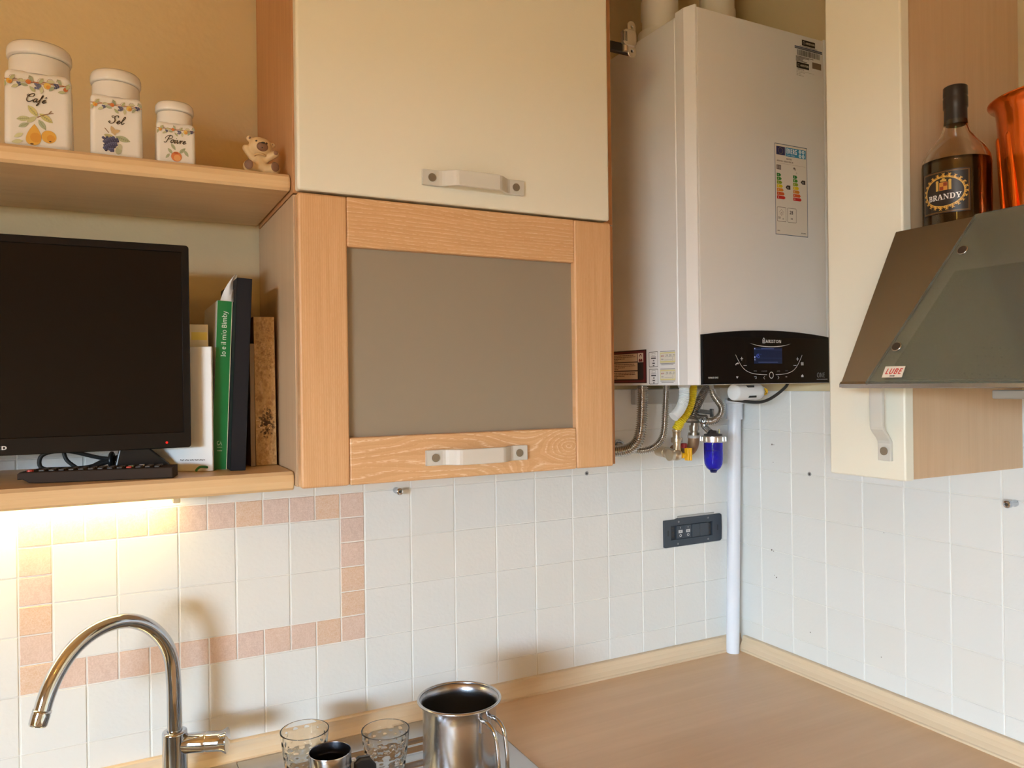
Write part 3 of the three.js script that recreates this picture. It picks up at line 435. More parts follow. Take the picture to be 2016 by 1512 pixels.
{
  const dx = 0.201, dz = 0.046, a = -Math.atan2(dz, dx);
  const r = thing('remote_control', 'long dark remote control with red buttons lying before the television', 'remote control', [-1.483, SL + 0.0003, 0.243], a);
  const body = extrude([[-0.103, 0.006], [-0.096, 0.006], [-0.088, 0.001], [-0.075, 0], [0.103, 0], [0.103, 0.0165], [-0.1, 0.0165], [-0.103, 0.014]], 0.044, 0.0018); body.translate(0, 0, -0.022);
  part('body', body, std(new THREE.Color(0.034, 0.022, 0.016), 0.65, 0, { specularIntensity: 0.4 }), r);
  const red = std(new THREE.Color(0.55, 0.05, 0.03), 0.45), gb2 = std(new THREE.Color(0.06, 0.05, 0.045), 0.5), grn = std(new THREE.Color(0.35, 0.45, 0.3), 0.5), wh = std(new THREE.Color(0.6, 0.6, 0.58), 0.5);
  const key = rbox(0.0075, 0.003, 0.006, 0.0012);
  part('power_button', T(cyl(0.0045, 0.0042, 0.003, 20), 0, 0, 0), red, r, [-0.089, 0.0175, 0.012]);
  for (let i = 0; i < 13; i++) for (let k = 0; k < 3; k++) { const m = i === 9 && k === 2 ? red : i === 9 && k === 1 ? grn : i === 10 && k === 0 ? wh : gb2; part('button', key, m, r, [-0.074 + i * 0.0128, 0.0175, -0.012 + k * 0.012]); }
}
{
  const k = thing('power_cable', 'black power cable bundled in loops behind the television foot', 'cable');
  const y = SL + 0.004;
  const g = [
    sweep([[-1.42, y + 0.03, 0.15], [-1.45, y + 0.02, 0.15], [-1.48, y + 0.02, 0.15], [-1.53, y + 0.034, 0.15], [-1.562, y + 0.03, 0.15], [-1.566, y + 0.012, 0.15], [-1.55, y + 0.006, 0.15], [-1.52, y + 0.006, 0.155], [-1.48, y + 0.012, 0.155], [-1.42, y + 0.034, 0.15]], 0.0032, 0.004, 10),
    sweep([[-1.42, y + 0.014, 0.145], [-1.47, y + 0.018, 0.148], [-1.51, y + 0.003, 0.155], [-1.56, y, 0.16], [-1.572, y + 0.004, 0.163], [-1.56, y + 0.008, 0.163], [-1.5, y + 0.008, 0.158], [-1.45, y + 0.024, 0.15], [-1.42, y + 0.03, 0.145]], 0.0034, 0.004, 10),
    sweep([[-1.535, y + 0.036, 0.152], [-1.53, y + 0.02, 0.154], [-1.515, y + 0.006, 0.156]], 0.003, 0.004, 10)];
  part('cord', merge(g), M.rubber, k);
  part('tie', T(new THREE.TorusGeometry(0.011, 0.0035, 10, 24), -1.468, y + 0.016, 0.151, 0, Math.PI / 2 - 0.2), M.black, k);
}

// ---------------------------------------------------------------- books on the lower shelf
function book(name, label, w, h, d, x, z, o = {}) {                        // spine faces +z at the origin; base centre of the spine
  const b = thing(name, label, 'book', [x, SL + 0.0004, z], o.ry || 0); b.rotation.z = o.lean || 0;
  const cov = o.cover, t = o.t || 0.002;
  part('cover', merge([span(-w / 2, -w / 2 + t, 0, h, -d, 0, 0.0006, 1), span(w / 2 - t, w / 2, 0, h, -d, 0, 0.0006, 1), span(-w / 2, w / 2, 0, h, -t, 0, 0.0006, 1)]), cov, b);
  part('pages', span(-w / 2 + t, w / 2 - t, 0.002, h - 0.003, -d + 0.004, -t, 0.0005, 1), o.pages || std(new THREE.Color(0.78, 0.72, 0.6), 0.8), b);
  if (o.spine) part('spine_print', decal(w - 0.001, h - 0.001), o.spine, b, [0, h / 2, 0.0004]);
  return b;
}
const whiteM = std(new THREE.Color(0.80, 0.80, 0.80), 0.5), creamM = std(new THREE.Color(0.78, 0.72, 0.56), 0.6);
book('cook_book', 'cream paperback with a yellow label behind the white booklet', 0.034, 0.237, 0.12, -1.3425, 0.192, { cover: creamM, spine: canvasMat(144, 960, (c, w, h) => { c.fillStyle = '#e2d6b8'; c.fillRect(0, 0, w, h); c.fillStyle = '#e6d46a'; c.fillRect(34, 50, w - 40, 52); c.fillStyle = '#3a342c'; c.font = 'bold 34px sans-serif'; c.save(); c.translate(96, 160); c.rotate(-Math.PI / 2); c.fillText('C', -10, 0); c.restore(); }) });
{
  const b = thing('booklet', 'thin white booklet standing upright, half hidden by the television edge', 'book', [-1.3245, SL + 0.0004, 0.222], -0.5);
  part('cover', span(-0.128, 0, 0, 0.2, -0.006, 0, 0.0015, 1), whiteM, b);
  part('title_print', decal(0.042, 0.006), canvasMat(420, 60, (c, w, h) => { c.fillStyle = '#55514c'; for (let i = 0; i < 26; i++) c.fillRect(8 + i * 15.5, 16 + (i % 3) * 3, i % 5 === 4 ? 4 : 11, 18); }, 0.5, { transparent: true }), b, [-0.032, 0.018, 0.0006]);
}
{
  const g = book('cook_book', 'tall green and white cookbook leaning on the black binder', 0.024, 0.276, 0.19, -1.3130, 0.205, { lean: -0.046, t: 0.0028, cover: std(new THREE.Color(0.80, 0.78, 0.72), 0.45), spine: canvasMat(128, 1340, (c, w, h) => {
    c.fillStyle = '#0f7a3c'; c.fillRect(0, 0, w, h); c.fillStyle = '#d8d8b8'; c.fillRect(w - 6, 0, 6, h); c.fillStyle = '#f4f4ee'; c.font = '56px sans-serif'; c.save(); c.translate(84, 445); c.rotate(-Math.PI / 2); c.scale(0.86, 1); c.fillText('Io e il mio Bimby', 0, 0); c.restore();
    c.strokeStyle = '#b8d8b8'; c.lineWidth = 5; c.beginPath(); c.arc(52, 1130, 14, 0, 5); c.moveTo(40, 1165); c.lineTo(82, 1165); c.moveTo(66, 1120); c.lineTo(80, 1150); c.moveTo(44, 1150); c.lineTo(62, 1140); c.stroke(); c.font = '15px sans-serif'; c.fillText('ricette', 40, 1196); }) });
  part('ribbon', sweep([[-0.004, 0.001, -0.004], [-0.01, 0.0012, 0.004], [-0.022, 0.006, 0.014], [-0.031, 0.0065, 0.019], [-0.036, 0.003, 0.022], [-0.037, 0.001, 0.025]], 0.0019, 0.002, 8), std(new THREE.Color(0.03, 0.20, 0.05), 0.6), g);
}
{
  const b = book('ring_binder', 'tall black binder with crumpled white papers sticking out of its top', 0.0235, 0.310, 0.20, -1.2885, 0.238, { lean: -0.046, t: 0.003, cover: std(new THREE.Color(0.011, 0.012, 0.018), 0.6, 0, { specularIntensity: 0.5 }) });
  const sheet = (w0, h0, lean, ph) => { const g = new THREE.PlaneGeometry(1, 1, 10, 16), p = g.attributes.position; for (let i = 0; i < p.count; i++) { const x = p.getX(i), t = p.getY(i) + 0.5; p.setXYZ(i, x * w0 * Math.pow(1 - t * 0.93, 0.7) + lean * t * t, t * h0, 0.0025 * Math.sin(x * 5 + t * 4 + ph) * (0.4 + t) + 0.006 * t * t); } g.computeVertexNormals(); return g; };
  part('loose_paper', sheet(0.022, 0.048, 0.012, 0), whiteM, b, [-0.020, 0.272, -0.045]);
  part('loose_paper', sheet(0.013, 0.030, 0.004, 2), whiteM, b, [-0.0155, 0.274, -0.030], [0, 0.3, -0.15]);
}
book('notebook', 'thin brown notebook squeezed between the black binder and worn book', 0.008, 0.207, 0.14, -1.2565, 0.186, { t: 0.0015, cover: std(new THREE.Color(0.38, 0.28, 0.19), 0.7) });
book('old_book', 'old worn brown book with a stained, flaking spine beside the cupboard', 0.0345, 0.2535, 0.15, -1.2335, 0.178, { t: 0.004, lean: 0.006, cover: std(0xffffff, 0.75, 0, { map: rep(pix(256, 512, (u, v) => mix([196, 158, 108], [120, 84, 52], Math.min(1, Math.max(0, fbm(u, v, 6, 8, 4, 700) * 1.6 - 0.45)))), 0.2, 0.3) }), spine: canvasMat(140, 1000, (c, w, h) => {
  c.fillStyle = '#cba874'; c.fillRect(0, 0, w, h);
  for (let i = 0; i < 900; i++) { c.fillStyle = ['rgba(120,82,46,0.20)', 'rgba(232,206,160,0.32)', 'rgba(160,116,72,0.24)'][i % 3]; const q = rnd() * rnd() * 14 + 1; c.beginPath(); c.ellipse(rnd() * w, rnd() * h, q, q * (0.6 + rnd() * 1.6), 0, 0, 7); c.fill(); }
  for (let i = 0; i < 130; i++) { c.fillStyle = 'rgba(70,48,30,0.42)'; c.fillRect(10 + rnd() * 110, 80 + rnd() * 260, 3 + rnd() * 9, 2); }
  for (let i = 0; i < 90; i++) { const a = rnd() * 6.3, r = rnd() * 52; c.fillStyle = ['rgba(48,34,26,0.55)', 'rgba(80,56,40,0.5)'][i % 2]; c.beginPath(); c.ellipse(74 + Math.cos(a) * r, 720 + Math.sin(a) * r * 2.0, 4 + rnd() * 9, 3 + rnd() * 7, a, 0, 7); c.fill(); }
  c.fillStyle = '#e0c89e'; for (let i = 0; i < 14; i++) c.fillRect(rnd() * w, 690 + rnd() * 60, 6 + rnd() * 14, 3 + rnd() * 10); }, 0.75) });

// ---------------------------------------------------------------- boiler
const BXL = -0.4035, BXR = -0.006, BZ = 0.312, BY0 = 1.592, BY1 = 2.376;
{
  const b = thing('boiler', 'white wall hung gas boiler with a black control panel in the corner', 'boiler');
  const body = [[BXL, 0.002], [BXL, 0.256], [BXL + 0.002, 0.258], [BXL, 0.26], [BXL, 0.284], [BXL + 0.006, BZ - 0.009], [BXL + 0.02, BZ - 0.009], [BXR - 0.02, BZ - 0.009], [BXR - 0.004, BZ - 0.009], [BXR, 0.284], [BXR, 0.002]];
  part('casing', boxUV(T(extrude(body.map(([x, z]) => [x, -z]), BY1 - BY0 - 0.008, 0.001), 0, BY0, 0, -Math.PI / 2), 1), M.boiler, b);
  part('side_frame', T(extrude([[BXL - 0.0012, 0.262], [BXL - 0.0012, 0.288], [BXL + 0.009, BZ], [BXL + 0.013, BZ], [BXL + 0.013, 0.262]].map(([x, z]) => [x, -z]), BY1 - BY0, 0.0012), 0, BY0, 0, -Math.PI / 2), M.boiler, b);
  part('side_frame', T(extrude([[BXR, 0.262], [BXR, 0.295], [BXR - 0.004, BZ], [BXR - 0.009, BZ], [BXR - 0.009, 0.262]].map(([x, z]) => [x, -z]), BY1 - BY0, 0.0012), 0, BY0, 0, -Math.PI / 2), M.boiler, b);
  const fx0 = BXL + 0.0145, fx1 = BXR - 0.0105, w = fx1 - fx0;
  part('front_panel', span(fx0, fx1, BY0 + 0.094, BY1 - 0.004, BZ - 0.01, BZ - 0.0005, 0.002, 1), M.boilerFront, b);
  const arc = []; for (let i = 0; i <= 24; i++) { const u = i / 24; arc.push([fx0 + w * u, BY0 + 0.1045 + 0.0115 * (1 - (2 * u - 1) ** 2)]); }
  const cp = part('control_panel', T(extrude([...arc, [fx1, BY0 + 0.001], [fx0, BY0 + 0.001]].reverse(), 0.014, 0.0015), 0, 0, BZ - 0.009), M.blackGloss, b);
  const K = 3400, cw = Math.round(w * K), ch = Math.round(0.104 * K);
  part('panel_print', decal(w - 0.006, 0.098), canvasMat(cw, ch, (c, W0, H0) => {
    c.fillStyle = '#0c0c0e'; c.fillRect(0, 0, W0, H0); c.fillStyle = c.strokeStyle = '#d6d6d6'; const X = (u) => u * W0, Y = (v) => v * H0;
    c.font = 'bold 46px sans-serif'; c.save(); c.translate(X(0.472), Y(0.115)); c.scale(0.82, 0.74); c.fillText('ARISTON', 0, 0); c.restore();
    c.lineWidth = 6; c.beginPath(); c.moveTo(X(0.449), Y(0.118)); c.lineTo(X(0.449), Y(0.05)); c.lineTo(X(0.4575), Y(0.01)); c.lineTo(X(0.466), Y(0.05)); c.lineTo(X(0.466), Y(0.118)); c.closePath(); c.stroke(); c.fillRect(X(0.4575) - 4, Y(0.058), 8, 14);
    c.lineWidth = 5; c.beginPath(); c.moveTo(X(0.345), Y(0.125)); c.bezierCurveTo(X(0.43), Y(0.215), X(0.59), Y(0.215), X(0.68), Y(0.125)); c.bezierCurveTo(X(0.59), Y(0.24), X(0.43), Y(0.24), X(0.345), Y(0.125)); c.fill();
    c.lineWidth = 4; c.beginPath(); c.moveTo(X(0.235), Y(0.38)); c.bezierCurveTo(X(0.29), Y(0.72), X(0.31), Y(0.81), X(0.48), Y(0.82)); c.moveTo(X(0.772), Y(0.38)); c.bezierCurveTo(X(0.72), Y(0.72), X(0.70), Y(0.81), X(0.55), Y(0.82)); c.stroke();
    c.lineWidth = 5; c.beginPath(); c.ellipse(X(0.515), Y(0.83), 20, 24, 0, 0, 7); c.stroke();
    const plus = (u, v) => { c.fillRect(X(u) - 14, Y(v) - 2, 28, 4); c.fillRect(X(u) - 2, Y(v) - 14, 4, 28); }, minus = (u, v) => c.fillRect(X(u) - 16, Y(v) - 2, 32, 4);
    plus(0.282, 0.47); minus(0.308, 0.615); plus(0.733, 0.47); minus(0.71, 0.615);
    c.fillRect(X(0.238), Y(0.565), 26, 7); c.fillRect(X(0.25), Y(0.545), 6, 12); c.fillRect(X(0.234), Y(0.58), 8, 10); for (let i = 0; i < 4; i++) c.fillRect(X(0.762) + i * 7, Y(0.54), 5, 26);
    c.font = '13px sans-serif'; c.fillStyle = '#8a8a8a'; c.fillText('BACK', X(0.375), Y(0.75)); c.fillText('COMFORT', X(0.435), Y(0.755)); c.fillText('AUTO', X(0.56), Y(0.755)); c.fillText('INFO', X(0.628), Y(0.745));
    c.lineWidth = 4; c.strokeStyle = '#bbb'; c.beginPath(); c.moveTo(X(0.462), Y(0.85)); c.lineTo(X(0.452), Y(0.885)); c.lineTo(X(0.462), Y(0.92)); c.moveTo(X(0.567), Y(0.85)); c.lineTo(X(0.577), Y(0.885)); c.lineTo(X(0.567), Y(0.92)); c.moveTo(X(0.377), Y(0.86)); c.lineTo(X(0.395), Y(0.86)); c.lineTo(X(0.395), Y(0.9)); c.lineTo(X(0.385), Y(0.9)); c.moveTo(X(0.63), Y(0.87)); c.lineTo(X(0.644), Y(0.87)); c.stroke();
    c.fillStyle = '#cfcfcf'; c.beginPath(); c.moveTo(X(0.236), Y(0.85)); c.lineTo(X(0.256), Y(0.85)); c.lineTo(X(0.246), Y(0.9)); c.fill(); c.beginPath(); c.moveTo(X(0.762), Y(0.845)); c.lineTo(X(0.772), Y(0.815)); c.lineTo(X(0.782), Y(0.845)); c.lineTo(X(0.782), Y(0.88)); c.lineTo(X(0.762), Y(0.88)); c.fill();
    c.font = 'bold 17px sans-serif'; c.fillText('GENUS ONE', X(0.028), Y(0.89)); c.font = '52px sans-serif'; c.fillStyle = '#8c8c8c'; c.save(); c.translate(X(0.897), Y(0.89)); c.scale(0.86, 1); c.fillText('ONE', 0, 0); c.restore(); c.fillRect(X(0.895), Y(0.925), 120, 7);
  }, 0.2), b, [(fx0 + fx1) / 2, BY0 + 0.0515, BZ + 0.0052]);
  part('display', decal(0.083, 0.0345), canvasMat(664, 276, (c, W0, H0) => { c.fillStyle = '#141e36'; c.fillRect(0, 0, W0, H0); c.fillStyle = '#2a3a66'; c.fillRect(0, 36, W0, 4); c.fillRect(0, 180, W0, 3); c.fillStyle = '#3c55b8'; c.font = '96px sans-serif'; c.save(); c.translate(46, 178); c.scale(0.8, 1); c.fillText('45', 0, 0); c.restore(); c.font = '40px sans-serif'; c.fillText('°', 150, 140); c.fillStyle = '#8090b8'; c.fillRect(8, 10, 22, 18); c.fillRect(6, 150, 24, 34); c.fillRect(6, 208, 34, 8); c.fillRect(12, 200, 6, 20); c.fillStyle = '#33446e'; c.fillRect(170, 10, 300, 14); c.fillRect(100, 246, 460, 12); }, 0.15, { emissive: 0xffffff, emissiveIntensity: 0 }), b, [(fx0 + fx1) / 2 - 0.0035, BY0 + 0.0615, BZ + 0.0056]);
  b.children.at(-1).material.emissiveMap = b.children.at(-1).material.map; b.children.at(-1).material.emissiveIntensity = 0.55;
  part('energy_label', decal(0.0995, 0.2), canvasMat(400, 804, (c, W0, H0) => {
    c.fillStyle = '#1f4e6e'; c.fillRect(0, 0, W0, H0); c.fillStyle = '#e6dfd4'; c.fillRect(5, 5, W0 - 10, H0 - 10);
    c.fillStyle = '#262a62'; c.fillRect(20, 24, 106, 74); c.fillStyle = '#2f8fc0'; c.fillRect(132, 24, 252, 78); c.fillStyle = '#fff'; c.font = 'bold 60px sans-serif'; c.save(); c.translate(142, 76); c.scale(0.68, 1); c.fillText('ENERG', 0, 0); c.restore(); c.font = '12px sans-serif'; c.fillText('енергия · ενεργεια', 144, 94);
    for (const [x, y, s] of [[312, 44, 'Y'], [352, 44, 'IJA'], [312, 82, 'IE'], [352, 82, 'IA']]) { c.fillStyle = '#dff0f6'; c.beginPath(); c.arc(x, y, 17, 0, 7); c.fill(); c.fillStyle = '#2f8fc0'; c.font = 'bold 14px sans-serif'; c.textAlign = 'center'; c.fillText(s, x, y + 5); } c.textAlign = 'left';
    c.strokeStyle = '#d8c040'; c.lineWidth = 2; for (let i = 0; i < 12; i++) { const a = i * Math.PI / 6; c.beginPath(); c.arc(73 + 26 * Math.cos(a), 61 + 26 * Math.sin(a), 2, 0, 7); c.stroke(); }
    c.fillStyle = '#5a3c34'; c.font = 'bold 17px sans-serif'; c.fillText('3301756', 140, 132); c.fillStyle = '#6a5648'; c.fillText('ARISTON  GENUS ONE 30', 24, 158); c.fillRect(22, 172, 356, 1);
    c.fillStyle = '#5f4e48'; for (let i = 0; i < 5; i++) c.fillRect(22 + i * 11, 188, 8, 42); c.fillRect(22, 190, 52, 4); c.fillRect(22, 224, 52, 4); c.fillRect(226, 196, 26, 8); c.fillRect(232, 190, 8, 22); c.fillRect(244, 202, 9, 16); c.font = 'bold 20px sans-serif'; c.fillText('L', 262, 246);
    const cols = ['#1f7a34', '#3c8a30', '#86a030', '#e2c820', '#de8a2c', '#d85a28', '#cc2222'], W = [38, 44, 50, 58, 66, 78, 88];
    for (const x of [22, 222]) for (let i = 0; i < 7; i++) { const y = (x < 100 ? 262 : 262) + i * 33; c.fillStyle = cols[i]; c.beginPath(); c.moveTo(x, y); c.lineTo(x + W[i], y); c.lineTo(x + W[i] + 15, y + 14); c.lineTo(x + W[i], y + 28); c.lineTo(x, y + 28); c.fill(); c.fillStyle = '#f0e8d8'; c.font = 'bold 17px sans-serif'; c.fillText('ABCDEFG'[i], x + 12, y + 20); }
    for (const [x, y] of [[128, 360], [316, 296]]) { c.fillStyle = '#2c211d'; c.beginPath(); c.moveTo(x, y + 18); c.lineTo(x + 20, y); c.lineTo(x + 58, y); c.lineTo(x + 58, y + 36); c.lineTo(x + 20, y + 36); c.fill(); c.fillStyle = '#fff'; c.font = 'bold 22px sans-serif'; c.fillText('A', x + 22, y + 26); }
    c.strokeStyle = '#5a4a40'; c.lineWidth = 3; for (const x of [22, 148]) { c.beginPath(); c.roundRect(x, 560, 108, 126, 10); c.stroke(); } c.fillStyle = '#2c211d'; c.font = 'bold 42px sans-serif'; c.save(); c.translate(174, 614); c.scale(0.95, 1); c.fillText('28', 0, 0); c.restore(); c.font = 'bold 18px sans-serif'; c.fillText('kW', 186, 660); c.font = 'bold 26px sans-serif'; c.fillText('51', 36, 664); c.font = '16px sans-serif'; c.fillText('dB', 84, 668); c.strokeStyle = '#9a8a80'; c.beginPath(); c.moveTo(46, 606); c.lineTo(74, 580); c.lineTo(102, 606); c.moveTo(58, 618); c.lineTo(76, 604); c.lineTo(76, 634); c.closePath(); c.moveTo(84, 610); c.arc(80, 618, 12, -1, 1); c.stroke();
    c.font = 'bold 14px sans-serif'; c.fillText('2015', 22, 774); c.fillText('811/2013', 316, 778);
  }), b, [-0.1245, 2.0195, BZ + 0.0003]);
  part('serial_label', decal(0.092, 0.087), canvasMat(552, 522, (c, W0, H0) => {
    const logo = (x, y, w, h) => { c.fillStyle = '#17110f'; c.fillRect(x, y, w, h); c.fillStyle = '#e8e0d4'; c.font = `bold ${h * 0.5}px sans-serif`; c.save(); c.translate(x + h * 0.88, y + h * 0.68); c.scale((w - h * 1.0) / c.measureText('ARISTON').width, 1); c.fillText('ARISTON', 0, 0); c.restore(); c.strokeStyle = '#e8e0d4'; c.lineWidth = 4; c.strokeRect(x + h * 0.32, y + h * 0.28, h * 0.3, h * 0.45); };
    logo(150, 8, 250, 76); c.fillStyle = '#4a3c34'; c.fillRect(110, 94, 330, 6); c.fillStyle = '#3a4a72'; c.fillRect(14, 108, 520, 13); c.fillStyle = '#6a6a72'; c.fillRect(14, 124, 520, 8); c.fillStyle = '#1e2a50'; c.fillRect(14, 134, 520, 9);
    let x = 60; seed = 99; c.fillStyle = '#2c221c'; while (x < 480) { const q = 2 + Math.floor(rnd() * 4) * 2; c.fillRect(x, 152, q, 74); x += q + 3 + Math.floor(rnd() * 4) * 2; }
    c.fillStyle = '#4a382e'; for (let i = 0; i < 5; i++) c.fillRect(34, 240 + i * 15, [330, 250, 140, 130, 210][i], 7); c.fillStyle = '#76624f'; c.fillRect(342, 278, 172, 84);
    logo(44, 318, 236, 80); c.fillStyle = '#3a2c24'; c.font = 'bold 25px sans-serif'; c.fillText('S E R V I C E', 50, 424); c.fillStyle = '#8a7a68'; c.fillRect(44, 436, 330, 2); c.font = '15px sans-serif'; c.fillText('Tel.   assistenza tecnica', 44, 458); c.fillText('Fax   numero', 44, 480); c.fillText('Web   servizio clienti', 44, 502); }, 0.45, { transparent: true }), b, [-0.0655, 2.3195, BZ + 0.0003]);
  // labels on the left side of the casing
  const side = (name, w0, h0, y, z, m) => part(name, decal(w0, h0), m, b, [BXL - 0.0004, y, z], [0, -Math.PI / 2, 0]);
  side('service_sticker', 0.165, 0.0755, 1.635, 0.0665, canvasMat(1320, 604, (c, W0, H0) => {
    c.fillStyle = '#2a0d12'; c.fillRect(0, 0, W0, H0); c.fillStyle = '#6a1a26'; c.fillRect(30, 20, W0 - 60, H0 - 40); c.fillStyle = '#2a0d12'; c.fillRect(38, 52, W0 - 150, H0 - 104);
    c.fillStyle = '#e0c3a4'; for (const [y, h] of [[62, 146], [226, 142], [386, 144]]) c.fillRect(44, y, 1010, h); c.fillStyle = '#1c1a1f'; c.fillRect(1066, 230, 160, 300);
    c.fillStyle = '#5a2a1e'; seed = 41; for (const y0 of [84, 248, 408]) for (let k = 0; k < 4; k++) { let x = 60; const end = [930, 960, 640, 420][k] + rnd() * 40; while (x < end) { const q = 16 + rnd() * 60; c.fillRect(x, y0 + k * 30, Math.min(q, end - x), 12); x += q + 9; } }
    c.fillStyle = '#e6d8cc'; c.fillRect(1066, 58, 160, 166); c.fillStyle = '#7a1c22'; c.beginPath(); c.arc(1146, 108, 34, 0, 7); c.fill(); c.fillStyle = '#e6d8cc'; c.beginPath(); c.ellipse(1146, 120, 20, 26, 0, 0, 7); c.fill(); c.fillStyle = '#7a1c22'; c.beginPath(); c.moveTo(1088, 214); c.lineTo(1096, 176); c.lineTo(1130, 156); c.lineTo(1146, 190); c.lineTo(1162, 156); c.lineTo(1196, 176); c.lineTo(1204, 214); c.fill(); }));
  const badge = canvasMat(256, 288, (c, W0, H0) => { c.strokeStyle = '#3a3a3c'; c.lineWidth = 8; c.beginPath(); c.roundRect(8, 8, W0 - 16, H0 - 16, 10); c.stroke(); c.strokeStyle = '#88888a'; c.lineWidth = 4; c.strokeRect(86, 34, 90, 40); c.fillStyle = '#55555a'; for (const [x, y, w, h] of [[60, 90, 140, 6], [62, 112, 130, 24], [112, 160, 40, 20], [96, 206, 68, 22], [108, 250, 44, 18]]) c.fillRect(x, y, w, h); }, 0.45, { transparent: true });
  side('badge', 0.033, 0.0345, 1.6495, 0.174, badge); side('badge', 0.033, 0.0345, 1.6115, 0.174, badge);
  const dated = canvasMat(420, 260, (c, W0, H0) => { c.fillStyle = '#e8e0a0'; c.fillRect(6, 26, W0 - 12, 178); c.fillStyle = '#ece8dc'; c.fillRect(18, 48, W0 - 36, 130); c.fillStyle = '#77767a'; c.fillRect(8, 8, W0 - 20, 8); c.fillRect(8, 214, W0 - 20, 9); c.fillRect(36, 236, 330, 7); c.fillStyle = '#b02a2a'; c.font = 'bold 34px sans-serif'; c.fillText('DATA', 26, 100); c.fillStyle = '#55545c'; c.font = 'italic 54px monospace'; c.fillText('29.05.21', 150, 104); c.font = '24px sans-serif'; c.fillText('FIRMA', 30, 154); c.fillRect(120, 156, 210, 3); c.strokeStyle = '#55545c'; c.lineWidth = 4; c.beginPath(); c.moveTo(340, 120); c.lineTo(352, 160); c.lineTo(338, 176); c.stroke(); }, 0.45, { transparent: true });
  side('date_label', 0.052, 0.033, 1.6505, 0.2225, dated); side('date_label', 0.052, 0.033, 1.6125, 0.2225, dated);
}
{
  const wp = std(new THREE.Color(0.80, 0.75, 0.66), 0.45);
  const fl = (x, z, lab) => { const f = thing('flue_pipe', lab, 'pipe', [x, 0, z]); part('pipe', lathe([[0.04, BY1 - 0.0075], [0.04, 2.43], [0.0425, 2.432], [0.0425, 2.47], [0.04, 2.472], [0.04, 2.699]], 40), wp, f); part('collar', lathe([[0.04, BY1 - 0.0075], [0.05, BY1 - 0.0075], [0.05, BY1 + 0.02], [0.041, BY1 + 0.024]], 40), wp, f); };
  fl(-0.34, 0.13, 'white round flue pipe on the boiler top, left of the two'); fl(-0.185, 0.15, 'white round flue pipe on the boiler top, right of the two');
}

